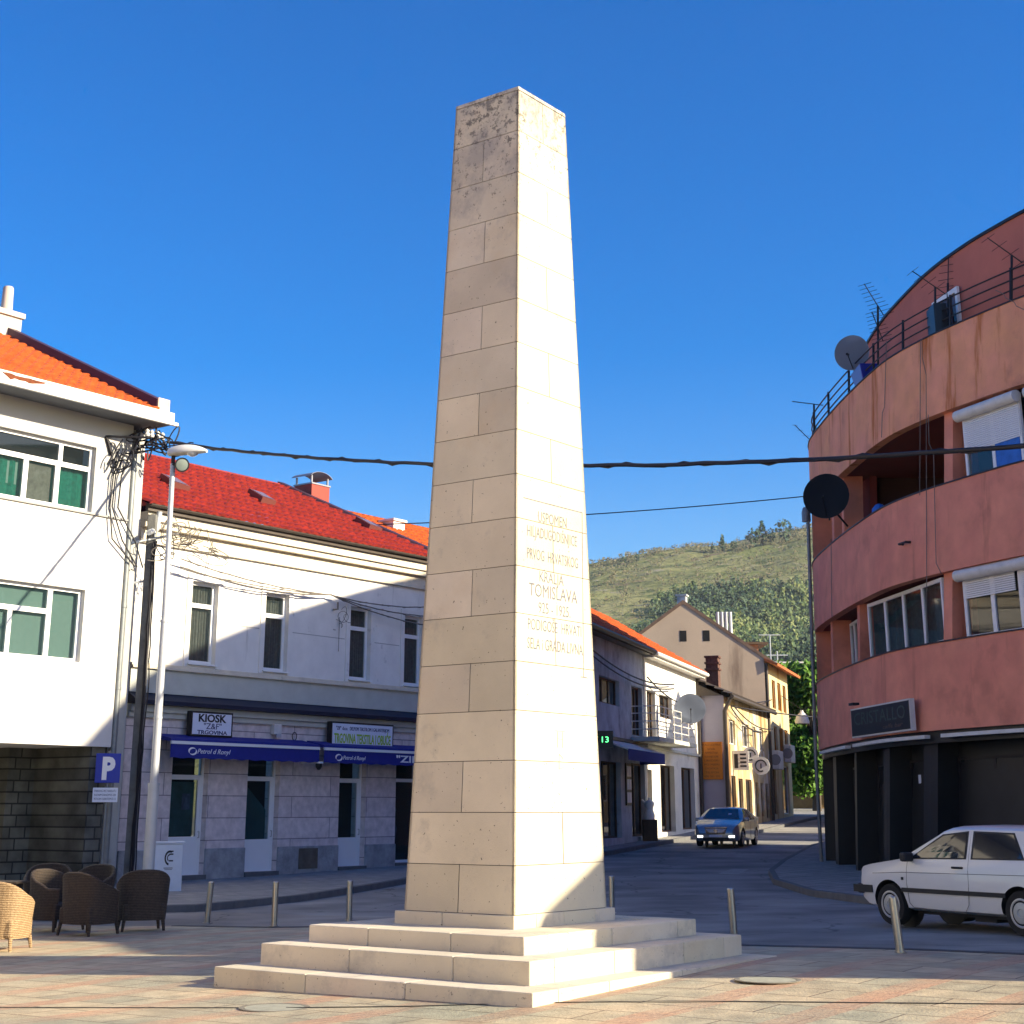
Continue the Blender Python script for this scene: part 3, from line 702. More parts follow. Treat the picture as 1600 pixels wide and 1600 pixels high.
mb = MB(); mb.box(SL,SR+.1,0,.12,5.22,5.29,FC); mb.box(SL,SR+.1,0,.07,5.29,5.36,FC); mb.build('sill_course', M['cream_trim'], cb, bevel=.01)
mb = MB(); mb.prism([FC(SL-.02,0,4.62),FC(SL-.02,.34,4.42),FC(SL-.02,.34,4.32),FC(SL-.02,0,4.32)], Vector(FC(SR+.1,0,0))-Vector(FC(SL-.02,0,0))); mb.build('ledge', M['navy_metal'], cb)
mb = MB(); mb.box(SL,SR+.05,0,.16,4.14,4.315,FC); mb.box(SL,SR+.05,0,.09,4.0,4.14,FC); mb.build('lower_moulding', M['grey_band'], cb, bevel=.01)
mb = MB(); mb.box(SL,SR+.2,0,.10,8.42,8.55,FC); mb.box(SL,SR+.2,0,.30,8.98,9.22,FC); mb.box(SL,SR+.2,0,.22,8.82,8.98,FC); mb.box(SL,SR+.2,0,.06,8.55,8.82,FC); mb.build('cornice', M['cream_trim'], cb, bevel=.012)
for i, h in enumerate(up):    # raised surrounds
    a, b, c, d = h; mb = MB(); q = .17
    mb.box(a-q,a-.002,0,.03,c-.1,d+q,FC); mb.box(b+.002,b+q,0,.03,c-.1,d+q,FC); mb.box(a-.002,b+.002,0,.03,d+.002,d+q,FC); mb.build('window_surround', M['cream_pl'], cb)
    window(cb, FC, a, b, c, d, -.14, rows=[d-.62], curtain=M['curtain_grey'] if i < 2 else M['curtain_grey'], fw=.085)
    mb = MB(); mb.box(a-.05,b+.05,-.2,.09,c-.045,c-.004,FC); mb.build('window_sill', M['white_paint'], cb)
mb = MB()
for a, b in ((SL,-.5),(.85,2.25),(3.57,5.75),(7.08,8.22)): mb.box(a, b, 0, .006, 6.58, 6.60, FC)
mb.build('render_groove', mat('groove shade', (.35,.34,.32), .9), cb)
# ground floor, stone faced
M['lilac_stone'] = blocks_mat('lilac stone cladding', (.66,.57,.56), (.72,.63,.61), (.27,.23,.24), 53.26, 3.1, .56, ms=.014, zoff=.14, bump=.45, noise_s=45)[0]
M['plinth_stone'] = mat('rough grey plinth stone', (.33,.34,.35), .95, .35, 3, 1., 14)
gd = [(-.60,.66,.14,3.2),(2.08,3.30,.16,3.2),(5.72,6.86,.20,3.2),(8.2,9.6,.24,3.2)]
mb = MB(); wall(mb, FC, SL, SR, -.5, 4.0, gd, rev=.30); mb.quad(FC(SR,0,-.5),FC(SR,-9,-.5),FC(SR,-9,4.0),FC(SR,0,4.0)); mb.quad(FC(SL,0,-.5),FC(SL,-9,-.5),FC(SL,-9,4.62),FC(SL,0,4.62)); mb.build('shop_wall', M['lilac_stone'], cb)
mb = MB(); ed = [SL]+[x for h in gd for x in (h[0],h[1])]+[SR]
for a, b in zip(ed[::2], ed[1::2]): mb = MB(); mb.box(a, b, -.02, .05, -.5, .78, FC); mb.build('plinth', M['plinth_stone'], cb, bevel=.02)
for i, (a, b, c, d) in enumerate(gd):
    if i < 3:
        lo = [1.02, .92, .92][i]
        wd = window(cb, FC, a, b, c, d, -.2, rows=[2.55], fw=.07, gl=M['glass'], name='shop_door', cells=[(a+.07,b-.07,2.5,2.62),(a+.07,a+.17,c+.07,2.5),(b-.17,b-.07,c+.07,2.5),(a+.17,b-.17,lo-.06,lo+.06),(a+.17,b-.17,c+.07,c+.17)])
        p = MB(); p.box(a+.17,b-.17,-.215,-.185,c+.17,lo-.06,FC); p.build('door_panel', M['upvc'], wd)
        p = MB(); p.tube([FC(b-.11,-.17,1.05),FC(b-.11,-.12,1.05),FC(b-.11,-.12,1.2),FC(b-.11,-.17,1.2)], .012, 6); p.build('door_handle', M['steel'], wd)
        if i == 0:
            p = MB(); p.quad(FC(a+.2,-.30,1.1),FC(b-.2,-.30,1.1),FC(b-.2,-.30,2.45),FC(a+.2,-.30,2.45)); p.build('blind', mat('teal shop blind', (.06,.17,.18), .7, .3, 4), wd, recalc=False)
            p = MB(); p.quad(FC(.02,-.26,1.75),FC(.3,-.26,1.75),FC(.3,-.26,2.15),FC(.02,-.26,2.15)); p.build('notice', mat('shop notice', (.12,.2,.35), .6, .5, 9), wd, recalc=False)
        if i == 1:
            p = MB(); p.add([FC(a+.2,-.30,.98),FC(b-.2,-.30,.98),FC(b-.2,-.30,1.75),FC(a+.2,-.30,2.42)], [(0,1,2,3)]); p.build('blind', mat('teal roller blind', (.05,.15,.17), .7, .15, 2), wd, recalc=False)
    else:
        wd = window(cb, FC, a, b, c, d, -.2, rows=[2.6], fw=.07, name='shop_window')
        p = MB(); p.lathe([(.12,0),(.16,.5),(.22,.9),(.12,1.2),(.19,1.45),(.05,1.6),(.08,1.75),(0,1.85)], FC(a+.45,-.6,.3), n=14); p.build('display_dress', mat('blue grey dress', (.06,.09,.16), .9), wd, smooth=60)
    st = MB(); st.box(a-.02,b+.02,-.3,.10,-.5,c-.004,FC); st.build('door_step', mat('door step stone', (.12,.12,.12), .9, .2, 5), cb, bevel=.01)
mb = MB(); mb.box(1.2+2.9,4.1+.75,.055,.07,.18,.72,FC); mb.build('vent_cover', mat('rusty vent cover', (.13,.11,.085), .8, .3, 4), cb)
# roof: 27 degree slope from the eave up to the ridge, hipped at its right end
RS = R(28.5); rv = Vector((Lv[0]*math.cos(RS), Lv[1]*math.cos(RS), math.sin(RS))); LV = 5.35
EH = 9.34
def clipr(s): return (0, 12.5-s*math.cos(RS)*.10-s*.0)
eave0 = Vector(FC(SL-.1, .42, EH)); hipw = 4.45
tile_roof('roof', M['tile_red'], cb, eave0, (*EL,0), rv, 12.55, LV, clip=lambda s: (0, 12.55-s/LV*3.2), tw=.30, th=.42)
mb = MB(); e1 = Vector(FC(SR+.38,.42,EH)); top = eave0+Vector((*EL,0))*(12.55-3.2)+rv*LV; back = Vector(FC(SR+.4,-9,EH))
up_ = Vector((0,0,.07))
mb.prism([e1-Vector((*EL,0))*.14+up_, e1+Vector((*EL,0))*.14+up_, top+Vector((*EL,0))*.16+up_, top-Vector((*EL,0))*.12+up_], (0,0,.10)); mb.build('hip_flashing', M['purple_flash'], cb)
mb = MB(); r0 = eave0+rv*LV; mb.tube([r0+V3(0,0,.02), top+V3(0,0,.02)], .10, 8); mb.build('ridge_tiles', M['tile_red'], cb, smooth=40)
rbk = Vector((Lv[0]*math.cos(RS), Lv[1]*math.cos(RS), -math.sin(RS)))
mb = MB(); mb.quad(r0, top, top+rbk*LV, r0+rbk*LV); mb.add([e1, top, top+rbk*LV+Vector((*EL,0))*3.2], [(0,1,2)]); mb.add([eave0, r0, r0+rbk*LV], [(0,1,2)]); mb.build('roof_back', M['tile_red'], cb)
mb = MB(); pr = [FC(SL-.1,.46+.075*math.cos(t),EH+.03+.075*math.sin(t)) for t in [math.pi+i*math.pi/7 for i in range(8)]]
ln = Vector(FC(SR+.4,0,0))-Vector(FC(SL-.1,0,0)); mb.prism(pr, ln); mb.box(SL-.1,SR+.4,.30,.40,EH-.14,EH+.05,FC); mb.build('gutter', M['gutter'], cb)
for s_, u_ in ((.2,.43),(4.0,.52),(8.2,.40)):   # three skylights
    p = eave0+Vector((*EL,0))*(s_+2.3)+rv*(LV*u_); nn = Vector((*EL,0)).cross(rv).normalized(); nn = nn if nn.z > 0 else -nn
    U = Vector((*EL,0)); f = lambda a, b, c: p+U*a+rv*b+nn*c
    mb = MB(); mb.hexa([f(-.3,-.35,0),f(.3,-.35,0),f(.3,.35,0),f(-.3,.35,0),f(-.3,-.35,.26),f(.3,-.35,.22),f(.3,.35,.22),f(-.3,.35,.26)]); sk = mb.build('skylight', mat('skylight frame', (.16,.05,.04), .5), cb)
    mb = MB(); mb.quad(f(-.23,-.28,.265),f(.23,-.28,.235),f(.23,.28,.235),f(-.23,.28,.265)); mb.build('skylight_pane', mat('skylight pane', (.2,.13,.12), .2), sk)
# metal clad chimney on the ridge
pc = Vector((-6.67, 51.0, 0)); fcx = Fr((pc.x, pc.y), EL)
mb = MB(); mb.box(-.42,.42,-.40,.40,10.6,12.05,fcx); ch = mb.build('chimney', mat('red sheet chimney', (.34,.05,.03), .5, .15, 2, metal=.2), cb)
mb = MB(); mb.box(-.45,.45,-.43,.43,12.05,12.10,fcx)
for a in (-.38,.38):
    for b in (-.34,.34): mb.box(a-.025,a+.025,b-.025,b+.025,12.10,12.34,fcx)
n_ = 10
for i in range(n_):
    t0, t1 = math.pi*(.12+.76*i/n_), math.pi*(.12+.76*(i+1)/n_)
    q = lambda t, a, r_: fcx(-.56*math.cos(t)*r_, a, 12.22+.28*math.sin(t)*r_)
    mb.hexa([q(t0,-.45,.97),q(t1,-.45,.97),q(t1,.45,.97),q(t0,.45,.97),q(t0,-.45,1),q(t1,-.45,1),q(t1,.45,1),q(t0,.45,1)])
mb.build('chimney_cowl', mat('zinc cowl', (.30,.30,.32), .4, .1, 3, metal=.6), ch)
# sloping rainwater pipe at the left eave corner
mb = MB(); mb.tube([FC(-2.0,.5,9.2),FC(-2.0,.45,8.9),FC(-2.15,.6,8.7),FC(-2.9,1.2,8.45)], .075, 8); mb.build('swan_neck_pipe', M['galv'], cb, smooth=50)
# neighbour with the orange roof behind the hip
nb = empty('orange_roofed_house', FC(13.5,-5,0), 'house with bright orange roof just behind the red roof hip', 'house')
mb = MB(); mb.box(11.2,17.5,-12,-1.2,-.5,9.1,FC); mb.build('wall', M['cream_pl'], nb)
RS2 = R(27); rv2 = Vector((Lv[0]*math.cos(RS2), Lv[1]*math.cos(RS2), math.sin(RS2)))
tile_roof('roof', M['tile_orange'], nb, Vector(FC(10.35,-.9,9.55)), (*EL,0), rv2, 6.2, 5.0, tw=.3, th=.42)
a_ = Vector(FC(10.35,-.9,9.5)); mb = MB(); tp = a_+rv2*5.0; U = Vector((*EL,0)); mb.add([a_, tp, a_+Vector((*Lv,0))*8.9, a_+U*6.2, tp+U*6.2, a_+U*6.2+Vector((*Lv,0))*8.9], [(0,1,2),(3,5,4),(1,4,5,2),(0,2,5,3)]); mb.build('gable', M['cream_pl'], nb)
mb = MB(); q = Vector(FC(12.6,-4.2,10.3)); f3 = Fr((q.x,q.y), EL); mb.box(-.3,.3,-.3,.3,10.4,11.5,f3); mb.box(-.36,.36,-.36,.36,11.5,11.58,f3); mb.build('chimney', M['dirty_white'], nb)

# ------------------------------------------------------------------ white building at the left
FW = Fr((-8.93, 39.92), EL)
wb = empty('white_building', FW(-4, -2, 0), 'tall white building with green curtains and an open ground floor passage', 'building')
SW0, SW1 = -14, -1.32
wu = [(-6.62,-2.44,8.78,10.42),(-6.35,-2.44,5.14,6.87),(-12.5,-8.6,8.78,10.42),(-12.5,-8.6,5.14,6.87)]
mb = MB(); wall(mb, FW, SW0, SW1, 3.2, 8.72, [h for h in wu if h[2] < 8], rev=.2)
mb.quad(FW(SW1,0,3.2),FW(SW1,-9,3.2),FW(SW1,-9,11.2),FW(SW1,0,11.2)); mb.quad(FW(SW0,0,3.2),FW(SW0,-9,3.2),FW(SW0,-9,11.2),FW(SW0,0,11.2)); mb.quad(FW(SW0,0,3.2),FW(SW1,0,3.2),FW(SW1,-9,3.2),FW(SW0,-9,3.2))
mb.build('wall', M['white_pl'], wb)
mb = MB(); wall(mb, FW, SW0, SW1, 8.76, 11.2, [h for h in wu if h[2] > 8], rev=.22); mb.build('upper_wall', M['white_grey_pl'], wb)
mb = MB(); mb.box(SW0,SW1,-.1,.05,8.72,8.76,FW); mb.build('string_course', mat('sill strip', (.35,.34,.32), .7), wb)
for (a, b, c, d), cu, up2 in ((wu[0], M['curtain_green'], 1), (wu[1], M['curtain_teal'], 0), (wu[2], M['curtain_green'], 1), (wu[3], M['curtain_teal'], 0)):
    if up2:
        bars = [(a+.08,b-.08,d-.62,d-.50)]
        for k, x in enumerate((b-1.0, b-1.92, b-2.94, b-3.6)): bars.append((x-.07,x+.07,c+.08,d-.62))
        for x in (b-.95, b-2.94): bars.append((x-.06,x+.06,d-.5,d-.08))
    else:
        bars = [(b-.98,b-.84,c+.08,d-.08),(a+.08,b-.98,d-.66,d-.54),(b-2.05,b-1.93,c+.08,d-.66),(b-3.15,b-2.98,c+.08,d-.66),(b-3.05,b-2.93,d-.54,d-.08)]
    w_ = window(wb, FW, a, b, c, d, -.15, fw=.085, cells=bars, curtain=cu, folds=bool(up2), csp=(0,1,0,.64) if up2 else (0,1,0,1))
    if up2:
        p = MB(); p.box(b-1.85,b-1.1,-.262,-.255,c+.05,d-.66,FW); p = p.build('blind', mat('grey slat blind', (.30,.29,.26), .8, .3, 8), w_)
        p = MB(); p.quad(FW(b-2.8,-.29,c+.4),FW(b-2.0,-.29,c+.4),FW(b-2.0,-.29,d-.7),FW(b-2.8,-.29,d-.7)); p.build('lining', M['curtain_teal'], w_, recalc=False)
# recess: back wall, stone pier at the right
M['rubble'] = blocks_mat('old squared stone wall', (.17,.165,.135), (.10,.10,.085), (.03,.03,.028), 53.26, .44, .27, ms=.022, rough=.95, bump=1., noise_s=14, off=.37, var=.3)[0]
mb = MB(); mb.box(-2.6,SW1,-2.6,-2.2,-.6,3.2,FW); mb.box(SW1-.5,SW1,-2.2,-.12,-.6,3.2,FW); mb.build('stone_wall', M['rubble'], wb)
mb = MB(); mb.box(SW0,-2.4,-8.5,-8,-.6,3.2,FW); mb.box(-2.6,-2.4,-8,-2.6,-.6,3.2,FW); mb.box(SW0,SW0+.3,-8,0,-.6,3.2,FW); mb.build('passage_wall', mat('shade dark passage wall', (.02,.019,.018), .95, .3, 1), wb)  # deep shade of the passage is put into this near black wall colour
for s_ in (-10.5,):
    mb = MB(); mb.box(s_-.3,s_+.3,-.7,-.1,-.5,3.2,FW); mb.build('pier', M['rubble'], wb)
# eaves
mb = MB(); mb.box(SW0,SW1+.55,-1,.90,11.2,11.24,FW); mb.build('soffit', mat('shade darkened boarded soffit', (.14,.15,.17), .9, .1, 3), wb)  # dark grey carries the shade under the eaves
mb = MB(); mb.box(SW0,SW1+.55,.76,.90,11.245,11.50,FW); mb.box(SW1+.41,SW1+.55,-6,.76,11.245,11.50,FW); mb.box(SW0,SW1+.62,.90,.99,11.16,11.245,FW)
M['fascia'] = mat('peeling white fascia', (.66,.65,.62), .6, .08, 2)
mb.build('fascia', M['fascia'], wb)
rp_ = MB(); rq = random.Random(2)
for c0, w0 in ((-5.35,.75),(-6.35,.3)):
    up_e = [(c0-w0+2*w0*k/12, 11.46-rq.uniform(0,.03)) for k in range(13)]; lo_e = [(c0-w0+2*w0*k/12+rq.uniform(-.03,.03), 11.30+rq.uniform(0,.10)*(1+abs(k-6)/8)) for k in range(13)]
    for k in range(12): rp_.quad(FW(lo_e[k][0],.903,lo_e[k][1]), FW(lo_e[k+1][0],.903,lo_e[k+1][1]), FW(up_e[k+1][0],.903,up_e[k+1][1]), FW(up_e[k][0],.903,up_e[k][1]))
rp_.build('rust_patch', mat('flaked rust', (.17,.045,.014), .9, .4, 9), wb, recalc=False)
RS3 = R(26); rv3 = Vector((Lv[0]*math.cos(RS3), Lv[1]*math.cos(RS3), math.sin(RS3)))
o3 = Vector(FW(SW0,.72,11.46)); tile_roof('roof', M['tile_orange'], wb, o3, (*EL,0), rv3, SW1-SW0+.15, 7.2, clip=lambda s: (0, SW1-SW0+.15-s/7.2*.6), tw=.3, th=.40)
mb = MB(); e = Vector(FW(SW1+.1,.72,11.52)); t_ = e+rv3*7.2-Vector((*EL,0))*.6; U = Vector((*EL,0)); mb.prism([e, e+U*.3, t_+U*.3, t_], (0,0,.30)); mb.build('verge_flashing', M['purple_flash'], wb)
mb = MB(); mb.prism([Vector(FW(SW1+.4,.72,11.2)), Vector(FW(SW1+.4,-12,11.2)), t_+U*.28], U*-.05); mb.build('gable_wall', M['white_grey_pl'], wb)
mb = MB(); mb.box(SW1+.12,SW1+.5,.35,.75,11.50,11.86,FW); mb.build('coping_block', mat('bare render', (.62,.48,.36), .9, .1, 4), wb)
mb = MB(); f3 = Fr((-14.35,41.9), EL); mb.box(-.5,.32,-.35,.35,13.2,15.05,f3); mb.box(-.56,.38,-.42,.42,15.05,15.2,f3); cc = mb.build('chimney', mat('chimney render', (.5,.45,.4), .9, .1, 3), wb)
mb = MB(); mb.lathe([(.17,0),(.15,.75),(.13,.8)], f3(.02,0,15.2), n=12); mb.build('chimney_pot', mat('clay pot', (.5,.42,.36), .8), cc, smooth=40)
# right hand strip with pipes, between the two buildings
mb = MB(); mb.box(SW1+.005,SW1+.62,-.7,-.25,-.5,11.15,FW); mb.build('corner_pilaster', M['white_grey_pl'], wb)
mb = MB(); mb.tube([FW(SW1+.12,-.06,11.1),FW(SW1+.12,-.06,1.4),FW(SW1+.12,-.06,.1)], .085, 10)
for z_ in (2.6,4.6,6.6,8.4,10.2): mb.lathe([(.10,-.03),(.10,.03)], FW(SW1+.12,-.06,z_), n=10)
mb.build('downpipe', M['zinc'], wb, smooth=40)
mb = MB(); mb.box(SW1+.26,SW1+.44,-.2,-.1,.6,11.1,FW); mb.build('cable_duct', mat('pale duct', (.42,.41,.38), .6, .15, 2), wb)

# ------------------------------------------------------------------ utility pole with cable tangles between the houses
def pole_xy(a, o): p = FW(a, o, 0); return p
px, py, _ = FW(SW1+.80,.02,0)
up_ = empty('utility_pole', (px,py,0), 'dark service pole wrapped in cables between the white and cream buildings', 'pole')
mb = MB(); mb.box(px-.11,px+.11,py-.1,py+.1,-.3,9.0); mb.build('pole', mat('stained concrete pole', (.17,.165,.15), .9, .35, 3, .5, 20), up_, bevel=.02)
mb = MB(); rr = random.Random(4)
for k in range(7):
    pts = []; ox, oy = .12+rr.uniform(-.04,.1), -.13-rr.uniform(0,.05)
    for i in range(20):
        z_ = 8.3-i*.43; pts.append((px+ox+rr.uniform(-.02,.02)-.02*math.sin(i*.5+k), py+oy, z_))
    mb.tube(pts, .018, 5)
mb.build('riser_cables', M['cable'], up_)
mb = MB(); a = V3(px,py-.1,8.35)
mb.tube([V3(px-.75,py-.5,8.12), a, V3(px+.7,py-.05,8.5)], .035, 6); mb.tube([V3(px-.75,py-.5,8.12), V3(px-.75,py-.5,7.9)], .03, 5)
for i in range(6): q = V3(px-.7,py-.5,8.15).lerp(V3(px+.7,py-.05,8.55), i/5); mb.tube([q, q+V3(0,0,.16)], .02, 5)
mb.tube([V3(px-.1,py,7.3), V3(px-.95,py-.35,7.1)], .03, 5)
mb.build('cross_arm', M['galv'], up_)
def tangle(mb, c, r, n, seed, rad=.012, flat=.6):
    q = random.Random(seed)
    for _ in range(n):
        cc_ = Vector(c)+V3(q.uniform(-r,r)*.5, q.uniform(-r,r)*.3, q.uniform(-r,r)*.4); R_ = r*q.uniform(.25,.7)
        u = V3(q.gauss(0,1), q.gauss(0,.4), q.gauss(0,.6)).normalized(); v = V3(q.gauss(0,.5), q.gauss(0,.3), q.gauss(0,1)).normalized(); a0 = q.uniform(0,6); sp = q.uniform(2.5,7)
        mb.tube([cc_+u*math.cos(a0+t*sp/12)*R_+v*math.sin(a0+t*sp/12)*R_*flat for t in range(13)], rad, 4)
mb = MB(); tangle(mb, (px+.75,py-.25,8.35), .75, 16, 3, .012); tangle(mb, (px+1.4,py+.2,8.15), .7, 10, 5, .011, .3); tangle(mb, (px+.35,py-.2,8.0), .5, 6, 15, .014)
mb.build('cable_coils', M['cable_grey'], up_)
br = empty('cable_bracket', FW(-1.6,.3,10.6), 'steel cable bracket with black cable knots under the white eaves', 'bracket')
mb = MB(); P = FW(-2.2,.02,10.75); mb.tube([P, FW(-1.5,.75,10.75), FW(-.75,.35,10.95)], .03, 6); mb.tube([FW(-2.2,.02,10.75),FW(-2.0,.05,10.3)], .04, 6); mb.tube([FW(-1.15,.0,10.6),FW(-1.15,.75,10.85)], .035, 6); mb.build('arm', M['dark_metal'], br)
mb = MB(); tangle(mb, FW(-1.2,.55,10.75), .65, 16, 9, .02, .35); tangle(mb, FW(-1.9,.25,10.2), .5, 7, 19, .02, 1.2); tangle(mb, FW(-.5,.9,10.7), .5, 9, 12, .02, .3)
for k, a_ in enumerate((-1.95,-1.88,-1.7)):
    mb.tube([FW(a_+.2,.2,10.5), FW(a_,.12,9.8), FW(a_-.02,.1,9.0), FW(a_+.12+.25*k,.1,8.2), FW(a_+.9,.1,7.6)], .02, 5)
mb.build('cable_knots', M['cable'], br)
mb = MB()
for a_ in (-1.45,-1.3,-1.1,-.95): mb.lathe([(.05,0),(.07,.05),(.04,.1),(.06,.14),(0,.2)], FW(a_,.7,10.8), n=8)
mb.build('insulator', M['dirty_white'], br, smooth=40)
def cable(name, a, b, sag, r, label, n=24, wob=0., seed=1, m='cable', group=None):
    a, b = Vector(a), Vector(b); q = random.Random(seed)
    pts = []
    for i in range(n+1):
        t = i/n; p = a.lerp(b, t); p.z -= sag*4*t*(1-t); p.z += q.uniform(-wob,wob); pts.append(p)
    mb = MB(); mb.tube(pts, r, 6)
    if wob:
        q2 = [p+V3(0,.02,math.sin(i*2.3)*r*1.4) for i, p in enumerate(pts)]; mb.tube(q2, r*.5, 5)
    return tag(mb.build(name, M[m], smooth=60), label, 'cable', group)
cable('overhead_cable', FW(-.85,.8,10.75), (9.2,18.6,6.25), .55, .036, 'thick black cable bundle strung across the square behind the obelisk', 60, .012, 3)
cable('overhead_wire', (-5.5,51.5,10.85), (9.9,51,11.75), .15, .018, 'thin wire crossing the sky between the obelisk and the red building', 24, 0, 1)
for k, (z_, s_) in enumerate(((8.1,.38),(7.9,.55),(7.85,.30))):
    cable('wall_cable', FC(-1.0,.30,z_), FC(4.9,.22,7.78-.0*k), s_*.35, .014+.004*(k < 2), ['upper','middle','lowest'][k]+' of the three cables along the left half of the cream wall', 20, .006, 20+k, 'cable_grey', 'cables along the cream wall')
    cable('wall_cable', FC(4.9,.22,7.78), FC(9.9,.25,[7.95,7.62,7.3][k]), .15, .018, ['upper','middle','lowest'][k]+' of the three cables along the right half of the cream wall', 20, .006, 30+k, 'cable_grey', 'cables along the cream wall')
mb = MB(); mb.tube([FC(5.2,.02,7.4),FC(5.2,.2,7.4),FC(5.2,.2,7.6)], .03, 6); tangle(mb, FC(5.5,.1,7.1), .45, 5, 33, .008, 1); mb.tube([FC(5.45,.05,7.2),FC(5.45,.05,6.2)], .008, 4)
tag(mb.build('cable_hook', M['cable_grey']), 'small hook and loose cable loops on the cream wall between windows', 'hook')

# ------------------------------------------------------------------ signs and awnings on the cream building
def signbox(F, s0, s1, z0, z1, o, m, label, name='shop_sign', fm='sign_black'):
    r_ = empty(name, F((s0+s1)/2, o, z0), label, 'sign')
    b = MB(); b.box(s0,s1,o,o+.16,z0,z1,F); b.build('sign_case', M[fm], r_)
    b = MB(); b.box(s0+.05,s1-.05,o+.16,o+.168,z0+.05,z1-.05,F); b.build('sign_face', M[m], r_); return r_
r_ = signbox(FC,-.35,1.12,3.58,4.22,.17,'sign_white','white light box sign reading KIOSK over the left shop door')
text('KIOSK','lettering',r_,FC,.39,3.96,.345,.19,M['black_letters'],width=.98,bold=.03); text('"Z&F"','lettering',r_,FC,.40,3.775,.345,.15,M['navy_letters'],width=.62); text('TRGOVINA','lettering',r_,FC,.40,3.645,.345,.095,M['navy_letters'],width=1.05,bold=.02)
r_ = signbox(FC,4.95,7.66,3.50,4.18,.17,'sign_white','long white sign with lime green lettering over the right shops')
text('"ZIF"  d.o.o.   DELPOM TEKSTILOM I GALANTERIJOM','lettering',r_,FC,6.3,3.95,.345,.10,M['navy_letters'],width=2.3); text('TRGOVINA TEKSTILA I OBUĆE','lettering',r_,FC,6.3,3.59,.345,.26,M['green_letters'],width=2.45,bold=.02)
def awning(F, s0, s1, label, ztop=3.62, out=.75, drop=.34):
    r_ = empty('shop_awning', F((s0+s1)/2, 0, 3.1), label, 'awning', 'blue shop awnings')
    b = MB(); b.prism([F(s0,.06,ztop-.12),F(s0,.06,ztop),F(s0,out,3.48),F(s0,out,3.40)], Vector(F(s1,0,0))-Vector(F(s0,0,0))); b.build('canopy', M['blue_awn'], r_)
    b = MB(); b.box(s0,s1,out-.03,out+.03,3.345,3.42,F); b.build('front_bar', M['white_paint'], r_)
    b = MB(); n = 60
    for i in range(n):
        a0, a1 = s0+(s1-s0)*i/n, s0+(s1-s0)*(i+1)/n; z0, z1 = 3.345-drop+.012*math.sin(i*1.1), 3.345-drop+.012*math.sin((i+1)*1.1)
        b.hexa([F(a0,out-.01,z0),F(a1,out-.01,z1),F(a1,out+.005,z1),F(a0,out+.005,z0),F(a0,out-.01,3.345),F(a1,out-.01,3.345),F(a1,out+.005,3.345),F(a0,out+.005,3.345)])
    va = b.build('valance', M['blue_awn'], r_); return r_, va, out
r1, va, out = awning(FC,-1.35,4.05,'blue awning over the two left doors of the cream building')
def logo(par, s, z, o):
    b = MB(); n = 14
    for k in range(2):
        for i in range(n):
            t0, t1 = math.pi*(k+.25+.95*i/n), math.pi*(k+.25+.95*(i+1)/n); wd = lambda t: .022*math.sin(math.pi*((t/math.pi-k-.25)/.95))+.004
            q = lambda t, r_: FC(s+math.cos(t)*r_*1.25, o, z+math.sin(t)*r_*.8)
            b.quad(q(t0,.10-wd(t0)),q(t1,.10-wd(t1)),q(t1,.10+wd(t1)),q(t0,.10+wd(t0)))
    b.build('emblem', M['white_letters'], par, recalc=False)
logo(va,-.62,3.18,.76); text('Petrol d Ronyl','lettering',va,FC,.12,3.13,.762,.12,M['white_letters'],width=1.15,shear=.3)
r2, va, out = awning(FC,4.25,9.75,'blue awning beside the obelisk with white quoted letters')
logo(va,4.85,3.16,.76); text('Petrol d Ronyl','lettering',va,FC,5.5,3.11,.762,.11,M['white_letters'],width=.95,shear=.3); text('"ZIF"','lettering',va,FC,7.9,3.09,.762,.19,M['white_letters'],width=1.15,bold=.02)
ac = empty('alarm_box', FC(3.0,.1,3.7), 'small pale wall box between the two shop signs', 'alarm box'); b = MB(); b.box(2.85,3.15,0,.16,3.74,4.02,FC); b.build('body', M['dirty_white'], ac, bevel=.02); b = MB(); b.box(2.93,3.1,.16,.19,3.66,3.76,FC); b.build('lamp', M['galv'], ac)
b = MB(); b.tube([FC(3.75+.09*math.cos(t),.06,3.72+.11*math.sin(t)) for t in [i*math.pi/6 for i in range(13)]], .012, 5); tag(b.build('wall_ring', M['dark_metal']), 'dark iron ring hanging on the cream building above the awning', 'ring')
cm = empty('security_camera', FC(4.1,.7,2.9), 'small dark camera dome hanging at the gap between the awnings', 'camera'); b = MB(); b.box(4.0,4.16,.1,.8,2.98,3.03,FC); b.build('bracket', M['white_paint'], cm); b = MB(); b.lathe([(.09,0),(.09,-.09),(.05,-.16),(0,-.18)], FC(4.08,.72,2.98), n=12); b.build('dome', M['sign_black'], cm, smooth=50)

# ------------------------------------------------------------------ parking sign, street lamp, cabinet
pxx, pyy = -9.66, 38.5
ps = empty('parking_sign', (pxx,pyy,g(pxx,pyy)), 'blue square P parking sign with a small white text plate below', 'sign')
FS = Fr((pxx,pyy), (.985,.17))
b = MB(); b.tube([(pxx,pyy+.06,g(pxx,pyy)-.1),(pxx,pyy+.06,3.1)], .035, 8); b.build('post', M['zinc'], ps, smooth=40)
b = MB(); b.box(-.29,.29,.0,.02,2.36,3.04,FS); b.build('sign_plate', M['sign_blue'], ps, bevel=.01); text('P','lettering',ps,FS,.02,2.46,.024,.48,M['white_letters'],width=.30,bold=.05,depth=.003)
b = MB(); b.box(-.31,.27,.0,.02,1.92,2.25,FS); b.build('text_plate', M['sign_white'], ps)
for k, t_ in enumerate(('PARKING PEC NAPLATU','RADNIM DANOM 07-20h','PETKOM I SUBOTOM 07-15')): text(t_,'lettering',ps,FS,-.02,2.15-k*.09,.023,.05,M['navy_letters'],width=.5,depth=.002)
